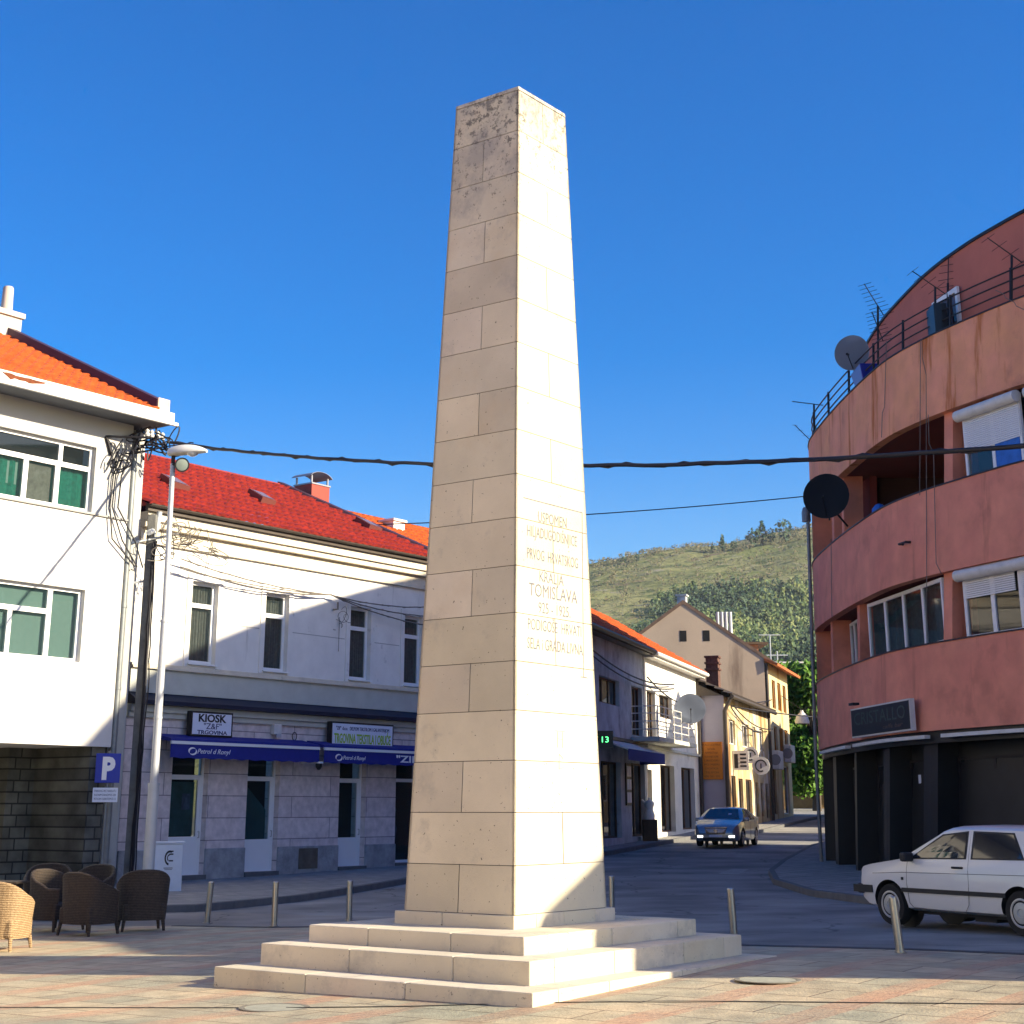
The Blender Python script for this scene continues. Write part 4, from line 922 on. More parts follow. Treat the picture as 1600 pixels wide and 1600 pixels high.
LK = .815; lx, ly = -8.16*LK, 36.8*LK; lz = g(lx,ly)
lp = empty('street_lamp', (lx,ly,lz), 'tall pale grey street lamp with a white head and round floodlight', 'street lamp')
b = MB(); b.tube([(lx,ly,lz-.1),(lx,ly,2.2)], [.11,.102], 16); b.tube([(lx,ly,2.2),(lx,ly,5.2)], [.077,.07], 16); b.tube([(lx,ly,5.2),(lx-.03,ly,8.27)], [.059,.049], 16)
for z_, r_ in ((2.2,.115),(5.2,.082),(4.4,.073),(3.4,.082)): b.lathe([(r_,-.02),(r_,.02)], (lx,ly,z_), n=16)
b.build('pole', M['galv'], lp, smooth=40)
b = MB(); b.box(lx-.04,lx+.02,ly-.112,ly-.10,.8,1.1); b.build('service_hatch', M['galv'], lp)
hd = MB(); NS = 14; hx = Vector((.97,-.22,.04)).normalized(); hy = V3(.22,.97,0); prof = []
for i in range(NS+1):
    t = i/NS; wd = .15*math.sin(math.pi*(.14+.80*t))**.6*(1-.15*t); ht = .17*math.sin(math.pi*(.22+.76*t))**.7
    c_ = V3(lx-.12,ly,8.46)+hx*(t*.80)
    prof.append([c_+hy*(wd*math.cos(a))+V3(0,0,1)*(ht*math.sin(a) if math.sin(a) > 0 else .035*math.sin(a)) for a in [2*math.pi*j/16 for j in range(16)]])
for r_ in prof: hd.v += [tuple(q) for q in r_]
for i in range(NS):
    for j in range(16): hd.f.append((i*16+j,i*16+(j+1)%16,(i+1)*16+(j+1)%16,(i+1)*16+j)); hd.fm.append(0)
hd.f += [tuple(range(16)), tuple(NS*16+j for j in range(16))]; hd.fm += [0,0]
hd.build('lamp_head', M['dirty_white'], lp, smooth=50)
b = MB(); b.lathe([(.12,0),(.10,-.04),(.05,-.07),(0,-.08)], V3(lx-.12,ly,8.45)+hx*.5, n=16); b.build('lamp_glass', M['lamp_lens'], lp, smooth=60)
b = MB(); b.tube([(lx-.03,ly,8.22),(lx-.03,ly,8.46)], .04, 10); b.tube([(lx-.03,ly-.04,8.25),(lx+.16,ly-.08,8.25)], .02, 8); b.build('bracket', M['dark_metal'], lp)
ax = V3(.35,-.9,-.25).normalized(); b = MB(); b.lathe([(.05,-.16),(.115,-.1),(.14,0),(.145,.025)], V3(lx+.17,ly-.10,8.23), ax, 18); fl = b.build('floodlight', M['dark_metal'], lp, smooth=40)
b = MB(); b.lathe([(.115,.026),(.08,.035),(0,.04)], V3(lx+.17,ly-.10,8.23), ax, 18); b.build('floodlight_glass', mat('dull lamp glass', (.2,.24,.22), .2), fl, smooth=60)
cx0, cy0 = -7.68, 36.4; FK = Fr((cx0,cy0), (.93,.36)); cz = g(cx0,cy0)+.1
kb = empty('utility_cabinet', (cx0,cy0,cz), 'pale blue grey utility cabinet with a black head sticker at the pavement', 'cabinet')
b = MB(); b.box(-.36,.36,-.3,0,cz-.2,1.02,FK); b.build('body', M['cabinet'], kb, bevel=.015); b = MB(); b.box(-.39,.39,-.33,.03,1.02,1.07,FK); b.build('lid', M['cabinet'], kb, bevel=.01)
b = MB(); b.box(-.33,.33,.0,.012,.10,.98,FK); b.build('door', M['cabinet'], kb)
b = MB(); b.box(-.31,-.28,.012,.03,.55,.62,FK); b.build('door_handle', M['dark_metal'], kb)
b = MB(); n = 12
for k, (r0, r1, a0, a1) in enumerate(((.10,.14,.35,1.45),(.045,.07,.5,1.35))):
    for i in range(n):
        t0, t1 = math.pi*(a0+(a1-a0)*i/n), math.pi*(a0+(a1-a0)*(i+1)/n); q = lambda t, r_: FK(.06+math.cos(t)*r_*.8, .016, .72+math.sin(t)*r_*1.15)
        b.quad(q(t0,r0),q(t1,r0),q(t1,r1),q(t0,r1))
for z_ in (.86,.80,.66): b.box(.05,.14,.013,.016,z_-.015,z_+.015,FK)
b.box(-.06,.14,.013,.016,.50,.515,FK); b.box(-.04,.13,.013,.016,.47,.48,FK)
b.build('sticker', M['black_letters'], kb)
# bollards
def bollard(x, y, h, label, lean=0.):
    z = g(x, y); r_ = empty('bollard', (x,y,z), label, 'bollard', 'steel bollards along the plaza edge')
    b = MB(); b.tube([(x,y,z-.05),(x-lean,y,z+h-.01)], .05, 16); b.lathe([(.05,0),(.047,.012),(.03,.018),(0,.02)], (x-lean,y,z+h-.01), n=16); b.build('post', M['steel'], r_, smooth=40)
    b = MB(); b.lathe([(.075,.0),(.075,.012),(.05,.014)], (x,y,z), n=16); b.build('base_ring', M['steel'], r_)
for (x, y, h, lean, lab) in ((-5.2,28.2,.66,-.04,'steel bollard nearest the wicker chairs'),(-3.88,27.0,.68,0,'steel bollard in the middle left of the obelisk'),(-2.79,28.3,.64,0,'steel bollard closest to the obelisk on its left'),
        (3.07,22.9,.62,.03,'steel bollard just right of the obelisk steps'),(4.6,19.7,.62,.05,'steel bollard in front of the white hatchback wheel'),(1.78,29.4,.62,0,'steel bollard half hidden behind the right edge of the obelisk')):
    bollard(x, y, h, lab, lean)
for (x, y, lab) in ((-2.27,16.05,'round manhole cover in front of the lower left step'),(2.6,17.0,'round manhole cover right of the obelisk steps')):
    z = g(x,y); mh = empty('manhole_cover', (x,y,z), lab, 'manhole cover', 'manhole covers in the plaza')
    b = MB(); b.lathe([(.34,.004),(.34,.010),(.29,.010),(.29,.004)], (x,y,z), n=36); b.build('rim', mat('iron rim', (.20,.18,.14), .7, .3, 8), mh)
    b = MB(); b.lathe([(.285,.002),(.285,.009),(.0,.010)], (x,y,z), n=36); b.build('cover', mat('concrete cover', (.31,.31,.25), .9, .2, 8), mh)
# ------------------------------------------------------------------ wicker chairs
def wickermat(name, c, c2):
    m, n, L, b = _new(name); tc = n.new('ShaderNodeTexCoord')
    w1 = n.new('ShaderNodeTexWave'); w1.wave_type = 'BANDS'; w1.bands_direction = 'Z'; w1.inputs['Scale'].default_value = 14; w1.inputs['Distortion'].default_value = 2.5; w1.inputs['Detail Scale'].default_value = 6
    L.new(tc.outputs['Object'], w1.inputs[0])
    n1 = n.new('ShaderNodeTexNoise'); n1.inputs['Scale'].default_value = 30; n1.inputs['Detail'].default_value = 5; L.new(tc.outputs['Object'], n1.inputs[0])
    mu = n.new('ShaderNodeMath'); mu.operation = 'MULTIPLY'; L.new(w1.outputs[1], mu.inputs[0]); L.new(n1.outputs[0], mu.inputs[1])
    r = n.new('ShaderNodeValToRGB'); e = r.color_ramp.elements; e[0].position = .1; e[1].position = .5; e[0].color = (*c,1); e[1].color = (*c2,1); L.new(mu.outputs[0], r.inputs[0]); L.new(r.outputs[0], b.inputs['Base Color'])
    b.inputs['Roughness'].default_value = .7
    bp = n.new('ShaderNodeBump'); bp.inputs['Strength'].default_value = .9; bp.inputs['Distance'].default_value = .01; L.new(mu.outputs[0], bp.inputs['Height']); L.new(bp.outputs[0], b.inputs['Normal'])
    return m
M['wicker'] = wickermat('dark brown wicker', (.016,.011,.008), (.075,.050,.032))
M['wicker_pale'] = wickermat('honey wicker', (.20,.12,.05), (.48,.33,.18))
def chair(m, label):
    r_ = empty('wicker_chair', (0,0,0), label, 'chair', 'wicker tub chairs')
    b = MB(); N = 28; W, D = .33, .31
    def hgt(t):   # t 0 at front right arm, 1 at front left arm, .5 back
        k = math.sin(math.pi*t); return .60+.27*max(0, (k-.35)/.65)**1.1
    ring = []
    for i in range(N+1):
        t = i/N; a = -.30*math.pi+1.60*math.pi*t; x, y = math.cos(a), math.sin(a)
        sx = abs(x)**.72*(1 if x > 0 else -1); sy = abs(y)**.72*(1 if y > 0 else -1)
        ring.append((sx*W, sy*D, hgt(t)))
    NZ = 5
    def P(i, k, inn):
        x, y, h = ring[i]; f = k/NZ; z = .16+(h-.16)*f; fl = 1+.10*(f-.6); q = .86 if inn else 1
        return (x*fl*q, y*fl*q, z)
    for i in range(N):
        for k in range(NZ):
            b.quad(P(i,k,0),P(i+1,k,0),P(i+1,k+1,0),P(i,k+1,0)); b.quad(P(i,k+1,1),P(i+1,k+1,1),P(i+1,k,1),P(i,k,1))
    for i in (0, N):
        for k in range(NZ): b.quad(P(i,k,0),P(i,k+1,0),P(i,k+1,1),P(i,k,1))
    for i in range(N): b.quad(P(i,0,0),P(i,0,1),P(i+1,0,1),P(i+1,0,0))
    b.build('shell', m, r_, smooth=60, local=True)
    b = MB(); b.tube([tuple(Vector(P(i,NZ,0)).lerp(Vector(P(i,NZ,1)), .5)) for i in range(N+1)], .026, 8); b.build('rim', m, r_, smooth=60, local=True)
    b = MB(); b.box(-.27,.27,-.27,.27,.17,.40); b.build('seat_base', m, r_, local=True, bevel=.03)
    for sx in (-1,1):
        for sy in (-1,1):
            b = MB(); b.tube([(sx*.25,sy*.24,.18),(sx*.27,sy*.26,0)], [.026,.018], 8); b.build('leg', m, r_, local=True, smooth=40)
    return r_
ch0 = chair(M['wicker'], ''); ch0.scale = (1.2,1.2,1.04)
spots = [(-7.35,26.6,60,'dark wicker chair with open seat, left of the large chair seen from behind'),(-6.55,25.6,150,'large dark wicker chair seen from behind in the middle of the group'),(-5.92,26.4,200,'rightmost dark wicker chair in front of the utility cabinet'),
         (-7.35,28.6,-20,'dark wicker chair at the back, just left of the street lamp'),(-8.25,29.2,10,'low dark chair back peeping between the front wicker chairs'),(-8.6,25.6,150,'dark wicker chair behind the honey coloured chair'),(-9.3,28.4,20,'farthest left dark wicker chair against the passage')]
for i, (x, y, a, lab) in enumerate(spots):
    c = ch0 if i == 0 else copy_tree(ch0); c.location = (x, y, g(x,y)); c.rotation_euler = (0,0,R(a)); c['label'] = lab
c = chair(M['wicker_pale'], 'honey coloured wicker chair in sunlight at the left edge'); c.location = (-7.22,23.4,g(-7.3,23.4)); c.rotation_euler = (0,0,R(170)); c.scale = (1.2,1.2,1.04)
tb = empty('wicker_table', (-8.6,27.7,g(-8.6,27.7)), 'low dark wicker table among the wicker chairs', 'table'); b = MB(); b.box(-.35,.35,-.35,.35,.66,.70); b.build('tabletop', M['wicker'], tb, local=True, bevel=.01)
b = MB(); b.box(-.28,.28,-.28,.28,0,.655); b.build('base', M['wicker'], tb, local=True)

# ------------------------------------------------------------------ cars
def lerp_tab(tab, x):
    if x <= tab[0][0]: return tab[0][1]
    for (a, p), (b, q) in zip(tab, tab[1:]):
        if x <= b: return p+(q-p)*(x-a)/(b-a)
    return tab[-1][1]
def car(name, label, loc, rz, L_, Wd, top, belt, bot, hw, roofw, wheels, wr, paint, cabin, rnd_front=.12, scale=1, rimstyle='cap'):
    """x forward 0..-L, y left. top: (x, z) silhouette of bonnet/screen/roof/tail; belt: (x,z) shoulder; hw: half width in plan; roofw: half width at top"""
    r_ = empty(name, loc, label, 'car', rz=rz); r_.scale = (scale,)*3
    xs = sorted({round(-L_*i/64, 4) for i in range(65)} | {p[0] for p in top} | {p[0] for p in cabin})
    b = MB(); rings = []
    for x in xs:
        zt = lerp_tab(top, x); zb = min(lerp_tab(belt, x), zt-.02); z0 = lerp_tab(bot, x); w = lerp_tab(hw, x); rw = lerp_tab(roofw, x)
        cab = zt-zb > .12
        k = clamp((zt-zb-.03)/.5, 0, 1); wt = w*.97+(rw-w*.97)*k
        sec = [(0,z0),(w*.80,z0),(w*.94,z0+.04),(w*.985,z0+.16),(w,(z0+zb)*.5+.03),(w*.992,zb-.10),(w*.965,zb)]
        sec += [(w*.965+(wt-w*.965)*t, zb+(zt-.045*k-zb)*t) for t in (.33,.66,.97)]
        sec += [(wt*.94, zt-.012*(1+k)), (wt*.6, zt+.006), (0, zt+.014)]
        rings.append([(x, y, z) for y, z in sec]+[(x, -y, z) for y, z in sec[-2:0:-1]])
    n = len(rings[0])
    for q in rings: b.v += q
    for i in range(len(rings)-1):
        for j in range(n): b.f.append((i*n+j, i*n+(j+1) % n, (i+1)*n+(j+1) % n, (i+1)*n+j)); b.fm.append(0)
    b.f += [tuple(range(n)), tuple((len(rings)-1)*n+j for j in range(n))]; b.fm += [0,0]
    body = b.build('body', [paint, M['car_trim']], r_, local=True)
    for x in wheels:
        for s_ in (-1,1):
            c_ = MB(); c_.lathe([(wr+.055,-.2),(wr+.055,.2)], (x, s_*(lerp_tab(hw,x)-.1), wr-.0), (0,1,0), 36); cu = c_.build('cut', M['car_trim'], None)
            cu.parent = None
            md = body.modifiers.new('arch', 'BOOLEAN'); md.object = cu; md.operation = 'DIFFERENCE'; md.solver = 'EXACT'; md.material_mode = 'TRANSFER' if hasattr(md, 'material_mode') else md.material_mode
            cu.location = (0,0,0)
    # evaluate with body at origin
    body.parent = None; bpy.context.view_layer.update()
    me = bpy.data.meshes.new_from_object(body.evaluated_get(bpy.context.evaluated_depsgraph_get()))
    for md in list(body.modifiers): cu = md.object; body.modifiers.remove(md); bpy.data.objects.remove(cu)
    body.data = me; body.parent = r_
    me.polygons.foreach_set('use_smooth', [True]*len(me.polygons)); me.set_sharp_from_angle(angle=R(32))
    # tyre > rim
    for x in wheels:
        for s_ in (-1,1):
            yy = lerp_tab(hw, x)-.02
            t = MB(); t.lathe([(wr*.62,-.18),(wr*.95,-.18),(wr,-.15),(wr,-.03),(wr*.95,0),(wr*.64,.0)], (x, s_*yy, wr), (0,s_,0), 36); ty = t.build('wheel', M['tyre'], r_, smooth=35, local=True)
            t = MB()
            if rimstyle == 'cap': t.lathe([(wr*.66,-.03),(wr*.66,.004),(wr*.60,.008),(wr*.50,-.01),(wr*.46,.008),(wr*.2,.014),(wr*.18,.004),(0,.006)], (x, s_*yy, wr), (0,s_,0), 30)
            else:
                t.lathe([(wr*.74,-.03),(wr*.74,.004),(wr*.68,.004),(wr*.66,-.05),(wr*.16,-.05)], (x, s_*yy, wr), (0,s_,0), 30)
                for k in range(10):
                    a = k*math.pi/5; p0 = V3(x+math.cos(a)*.04, s_*(yy-.005), wr+math.sin(a)*.04); p1 = V3(x+math.cos(a)*wr*.7, s_*(yy-.005), wr+math.sin(a)*wr*.7); t.tube([p0,p1], [.03,.02], 6)
            t.build('rim', M['rim'], ty, smooth=35, local=True)
            t = MB(); t.lathe([(wr+.05,-.36),(wr+.05,-.35),(0,-.35)], (x, s_*yy, wr), (0,s_,0), 20); t.build('wheel_well', M['car_trim'], r_, local=True)
    def side(x, z, s_, pr=.006):   # point on the body side above the shoulder
        zt = lerp_tab(top, x); zb = min(lerp_tab(belt, x), zt-.02); w = lerp_tab(hw, x); rw = lerp_tab(roofw, x); k = clamp((zt-zb-.03)/.5, 0, 1); wt = w*.97+(rw-w*.97)*k
        t = (z-zb)/max(.05, (zt-.045*k-zb)*.97) ; z1 = zb+(zt-.045*k-zb)*.97
        if z >= zb: yv = w*.965+(wt-w*.965)*clamp((z-zb)/max(.01, z1-zb), 0, 1.0)
        elif z > zb-.10: yv = w*(.992+(.965-.992)*(z-zb+.10)/.10)
        else: zm = (lerp_tab(bot,x)+zb)*.5+.03; yv = w*(1-.008*clamp((z-zm)/(zb-.1-zm), 0, 1)) if z > zm else w
        return (x, s_*(yv+pr), z)
    return r_, body, side
def pane_side(r_, side, poly, s_, m, name, pr=.008, parent=None, n=8):
    """polygon given as lower chain and upper chain with equal x parametrisation"""
    lo, hi = poly; b = MB()
    for i in range(n):
        for k in range(4):
            def P(a, t):
                p = Vector((*lo[0],)).lerp(Vector((*lo[1],)), a); q = Vector((*hi[0],)).lerp(Vector((*hi[1],)), a); r2 = p.lerp(q, t); return side(r2.x, r2.y, s_, pr)
            b.quad(P(i/n,k/4), P((i+1)/n,k/4), P((i+1)/n,(k+1)/4), P(i/n,(k+1)/4))
    return b.build(name, m, parent or r_, local=True, recalc=True)
# hatchback: x from 0 (nose) to -3.98 (tail)
L1 = 3.98
top1 = [(-3.985,.62),(-3.96,.95),(-3.90,1.0),(-3.62,1.32),(-3.50,1.375),(-3.1,1.395),(-2.3,1.405),(-1.90,1.395),(-1.74,1.345),(-1.02,.955),(-.95,.935),(-.9,.925),(-.3,.845),(-.1,.805),(-.04,.75),(-.02,.66),(0,.56)]
belt1 = [(-3.98,.90),(-3.5,.93),(-1.0,.90),(-.2,.79),(0,.72)]
bot1 = [(-3.98,.36),(-3.8,.28),(-3.4,.22),(-.7,.22),(-.2,.24),(0,.34)]
hw1 = [(-3.98,.74),(-3.9,.79),(-3.5,.815),(-2,.83),(-.6,.82),(-.2,.79),(-.05,.75),(0,.72)]
rw1 = [(-3.98,.72),(-3.5,.65),(-2,.665),(-1.0,.70),(0,.71)]
hx_, hy_ = -.508, .861
hz = math.atan2(hy_, hx_)
fw = Vector((5.58,24.34,0)); nl = Vector((-hy_, hx_, 0))
nose = fw+Vector((hx_,hy_,0))*.69-nl*.80
rt, body, side = car('hatchback', 'white three door hatchback with black bumper driving at the right edge', (nose.x, nose.y, g(6.5,23.5)+.005), hz, L1, 1.66, top1, belt1, bot1, hw1, rw1, (-.70,-3.175), .29, M['car_white'], [(-1.0,0),(-3.7,0)])
for s_ in (1,-1):
    # dark rubber surround then glass
    w_ = pane_side(rt, side, (((-1.13,.935),(-2.25,.955)), ((-1.76,1.285),(-2.25,1.335))), s_, M['car_trim'], 'door_window', .004)
    pane_side(rt, side, (((-1.19,.955),(-2.21,.975)), ((-1.78,1.265),(-2.21,1.312))), s_, M['car_glass'], 'pane', .008, w_)
    w_ = pane_side(rt, side, (((-2.33,.955),(-3.30,.965)), ((-2.33,1.335),(-3.08,1.318))), s_, M['car_trim'], 'rear_side_window', .004)
    pane_side(rt, side, (((-2.37,.975),(-3.26,.985)), ((-2.37,1.312),(-3.06,1.295))), s_, M['car_glass'], 'pane', .008, w_)
    mb = MB()
    for x0, x1, z0, z1 in ((-.98,-2.95,.475,.535),): 
        n = 24
        for i in range(n):
            xa, xb = x0+(x1-x0)*i/n, x0+(x1-x0)*(i+1)/n
            mb.hexa([side(xa,z0,s_,0),side(xb,z0,s_,0),side(xb,z0,s_,.015),side(xa,z0,s_,.015),side(xa,z1,s_,0),side(xb,z1,s_,0),side(xb,z1,s_,.015),side(xa,z1,s_,.015)])
    mb.build('side_rub_strip', M['car_trim'], rt, local=True)
    # door shut lines
    mb = MB()
    for pts in ([(-1.10,.92),(-1.08,.60),(-1.12,.33),(-1.2,.27)],[(-1.2,.27),(-2.2,.25)],[(-2.29,1.34),(-2.29,.62),(-2.27,.35),(-2.2,.25)],[(-.35,.715),(-1.0,.745),(-3.6,.775)]):
        dn = []
        for (a, b_), (c, d) in zip(pts, pts[1:]): dn += [(a+(c-a)*t/8, b_+(d-b_)*t/8) for t in range(9)]
        mb.tube([side(x, z, s_, -.001) for x, z in dn], .005, 4)
    mb.build('shut_lines', mat('panel gap', (.12,.12,.12), .8), rt, local=True)
    mb = MB(); mb.tube([side(-2.0,.84,s_,.012),side(-2.2,.84,s_,.012)], .016, 6); mb.build('door_handle', M['car_trim'], rt, local=True)
    mb = MB(); p = Vector(side(-1.22,.93,s_,.0)); mb.box(p.x-.02,p.x+.10,min(p.y,p.y+s_*.19),max(p.y,p.y+s_*.19),.90,1.03); mb.build('wing_mirror', M['car_trim'], rt, local=True, bevel=.03)
    mb = MB(); p = Vector(side(-1.0,.66,s_,.0)); mb.box(p.x-.02,p.x+.02,p.y-.01,p.y+.012*s_ if s_ > 0 else p.y+.01,.64,.68); mb.build('side_indicator', M['car_trim'], rt, local=True)
    mb = MB(); mb.lathe([(.085,-.02),(.085,.012),(.05,.025),(0,.03)], (-.012,s_*.52,.625), (1,0,0), 20); mb.build('headlight', M['lamp_lens'], rt, local=True, smooth=40)
def bumper(x0, x1, z0, z1, name, wide=.77):
    mb = MB(); mb.box(x0,x1,-wide,wide,z0,z1); return mb.build(name, M['car_trim'], rt, local=True, bevel=.03)
bumper(-.12,.04,.42,.56,'front_bumper'); bumper(-4.06,-3.86,.42,.58,'rear_bumper')
mb = MB(); mb.box(-.75,.06,-.835,-.79,.44,.545) ; mb.box(-.34,.06,.78,.815,.44,.545); mb.v = mb.v[8:]; mb.f = [tuple(i-8 for i in f) for f in mb.f[6:]]; mb.fm = mb.fm[6:]; mb.build('bumper_wrap', M['car_trim'], rt, local=True)
mb = MB(); mb.box(.0,.012,-.44,.44,.56,.69); mb.build('grille', M['car_trim'], rt, local=True)
def screen(r_, y0, y1, p0, p1, m, name, pr=.012):
    a, b_ = Vector((p0[0],0,p0[1])), Vector((p1[0],0,p1[1])); d = (b_-a); nn = Vector((d.z,0,-d.x)).normalized()
    if nn.z < 0: nn = -nn
    mb = MB(); q = lambda p, y: tuple(Vector((p.x,y,p.z))+nn*pr); mb.quad(q(a,-y0),q(a,y0),q(b_,y1),q(b_,-y1)); return mb.build(name, m, r_, local=True)
screen(rt,.64,.54,(-1.10,1.005),(-1.70,1.325),M['car_glass'],'windscreen',.016); screen(rt,.58,.50,(-3.86,1.06),(-3.62,1.29),M['car_glass'],'rear_window',.02)
mb = MB(); mb.box(-.55,-.9,-.6,.6,.16,.24); mb.box(-3.9,-1.0,-.55,.55,.17,.24); mb.box(-2.5,-2.1,.3,.55,.12,.2); mb.build('underbody', M['car_trim'], rt, local=True)
# sedan coming towards the square
top2 = [(-4.85,.60),(-4.80,.98),(-4.70,1.04),(-4.15,1.08),(-3.5,1.32),(-3.1,1.425),(-2.6,1.465),(-2.1,1.45),(-1.85,1.40),(-1.05,1.0),(-.9,.975),(-.3,.83),(-.12,.76),(-.04,.66),(0,.52)]
belt2 = [(-4.85,.90),(-4.0,.97),(-1.2,.93),(-.3,.77),(0,.62)]
bot2 = [(-4.85,.36),(-4.5,.24),(-3.9,.19),(-.8,.19),(-.2,.20),(0,.28)]
hw2 = [(-4.85,.74),(-4.6,.86),(-4,.91),(-2,.925),(-.7,.915),(-.3,.87),(-.08,.76),(0,.66)]
rw2 = [(-4.85,.8),(-3.8,.62),(-2.2,.63),(-1.1,.76),(0,.7)]
ph = R(18.8); h2 = Vector((-math.sin(ph), -math.cos(ph), 0)); sx_, sy_ = 7.45, 59.6
st, body2, side2 = car('sedan', 'grey blue saloon car with lit lower lamps coming down the street', (sx_,sy_,g(8,62)+.01), math.atan2(h2.y,h2.x), 4.87, 1.85, top2, belt2, bot2, hw2, rw2, (-.86,-3.73), .33, M['car_blue'], [(-1.1,0),(-4.0,0)], scale=.95, rimstyle='spoke')
for s_ in (1,-1):
    pane_side(st, side2, (((-1.30,.955),(-2.35,.98)), ((-1.90,1.36),(-2.35,1.40))), s_, M['car_glass'], 'front_window', .008)
    pane_side(st, side2, (((-2.43,.98),(-3.75,.99)), ((-2.43,1.40),(-3.20,1.34))), s_, M['car_glass'], 'rear_side_window', .008)
    mb = MB(); p = Vector(side2(-1.4,.97,s_,0)); mb.box(p.x-.04,p.x+.10,min(p.y,p.y+s_*.2),max(p.y,p.y+s_*.2),.94,1.07); mb.build('wing_mirror', M['car_blue'], st, local=True, bevel=.03)
    mb = MB()   # slanted headlamp on the corner
    mb.hexa([(-.06,s_*.50,.60),(-.30,s_*.86,.64),(-.34,s_*.80,.64),(-.12,s_*.46,.60),(-.10,s_*.44,.70),(-.42,s_*.872,.77),(-.44,s_*.80,.79),(-.2,s_*.46,.76)]); mb.build('headlight', M['lamp_lens'], st, local=True, bevel=.01)
    mb = MB(); mb.box(-.12,.005,min(s_*.50,s_*.72),max(s_*.50,s_*.72),.34,.42); mb.build('fog_lamp', M['lamp_lit'], st, local=True, bevel=.01)
    mb = MB()
    for pts in ([(-1.25,.93),(-1.22,.5),(-1.3,.26)],[(-2.39,1.0),(-2.4,.26)],[(-3.5,.97),(-3.35,.6),(-3.3,.3)]):
        dn = []
        for (a, b_), (c, d) in zip(pts, pts[1:]): dn += [(a+(c-a)*t/6, b_+(d-b_)*t/6) for t in range(7)]
        mb.tube([side2(x, z, s_, 0) for x, z in dn], .006, 4)
    mb.build('shut_lines', M['car_trim'], st, local=True)
screen(st,.72,.56,(-1.12,1.045),(-1.82,1.392),M['car_glass'],'windscreen',.014)
mb = MB(); mb.hexa([(-.03,-.36,.46),(.02,-.36,.46),(.02,.36,.46),(-.03,.36,.46),(-.12,-.44,.70),(-.05,-.44,.70),(-.05,.44,.70),(-.12,.44,.70)]); gr = mb.build('grille', M['car_trim'], st, local=True)
mb = MB()
for z_ in (.50,.55,.60,.65): mb.box(.0-(z_-.46)*.3,.03-(z_-.46)*.3,-.40,.40,z_,z_+.014)
mb.lathe([(.06,-.005),(.075,0),(.06,.008)], (.0,0,.58), (1,0,0), 16); mb.tube([(-.06,-.45,.715),(-.06,.45,.715)], .014, 6); mb.build('chrome_trim', M['chrome'], gr, local=True)
mb = MB(); mb.box(-.05,.03,-.5,.5,.24,.34); mb.build('lower_intake', M['car_trim'], st, local=True); mb = MB(); mb.box(.02,.035,-.26,.26,.36,.44); mb.build('number_plate', M['sign_white'], st, local=True)
mb = MB(); mb.quad((-1.35,.25,1.163),(-1.35,.38,1.163),(-1.45,.38,1.212),(-1.45,.25,1.212)); mb.v = [(x,y,z+.02) for x,y,z in mb.v]; mb.build('screen_sticker', M['sign_white'], st, local=True)

# ------------------------------------------------------------------ red rounded building
RC = [(12.6,53),(10.9,51.3),(9.6,49.6),(9.2,47.93),(9.02,45.2),(8.95,42.0),(9.03,39.0),(9.35,37.2),(9.85,35.6),(10.75,33.4),(12.1,31.2),(13.9,28.9),(16.4,27.3),(21,26.9)]
def smooth_curve(P, n=140):
    P = [Vector((*p,0)) for p in P]; out = []
    for i in range(len(P)-1):
        p0, p1, p2, p3 = P[max(i-1,0)], P[i], P[i+1], P[min(i+2,len(P)-1)]
        m = max(2, int((p2-p1).length/.28))
        for k in range(m):
            t = k/m; out.append(.5*((2*p1)+(p2-p0)*t+(2*p0-5*p1+4*p2-p3)*t*t+(-p0+3*p1-3*p2+p3)*t**3))
    out.append(P[-1]); return out
RCS = smooth_curve(RC)
def rnorm(i, C=RCS):
    a, b = C[max(i-1,0)], C[min(i+1,len(C)-1)]; d = (b-a).normalized(); return Vector((d.y*-1*-1, -d.x, 0)) if False else Vector((d.y, -d.x, 0))
def tilt(y): return .022+.0052*clamp(48-y, 0, 16)
def rcp(i, o, z, C=RCS):   # o outward
    n = rnorm(i, C); p = C[i]+n*o; return (p.x+tilt(p.y)*(z-3.47), p.y, z)
# outward must face the square (negative x on the left stretch)
SGN = 1 if rnorm(len(RCS)//3).x < 0 else -1
def rc(i, o, z, C=RCS): return rcp(i, o*SGN, z, C)
def idx(y, C=RCS):
    return min(range(len(C)), key=lambda i: abs(C[i].y-y)+(100 if C[i].x > 16 else 0))
def ribbon(mb, i0, i1, o0, o1, z0, z1, C=RCS):
    for i in range(i0, i1): mb.hexa([rc(i,o0,z0,C),rc(i+1,o0,z0,C),rc(i+1,o1,z0,C),rc(i,o1,z0,C),rc(i,o0,z1,C),rc(i+1,o0,z1,C),rc(i+1,o1,z1,C),rc(i,o1,z1,C)])
def band(mb, i0, i1, o0, o1, z0, z1, C=RCS):   # one continuous skin
    k = len(mb.v); n = i1-i0+1
    for i in range(i0, i1+1): mb.v += [rc(i,o1,z0,C), rc(i,o1,z1,C), rc(i,o0,z1,C), rc(i,o0,z0,C)]
    for i in range(n-1):
        for j in range(4): mb.f.append((k+i*4+j, k+(i+1)*4+j, k+(i+1)*4+(j+1)%4, k+i*4+(j+1)%4)); mb.fm.append(0)
    mb.f += [(k,k+1,k+2,k+3), (k+(n-1)*4+3,k+(n-1)*4+2,k+(n-1)*4+1,k+(n-1)*4)]; mb.fm += [0,0]
rb = empty('red_building', (12,40,.2), 'rounded salmon red apartment building with curved balcony bands and black shop fronts', 'building')
NR = len(RCS)-1
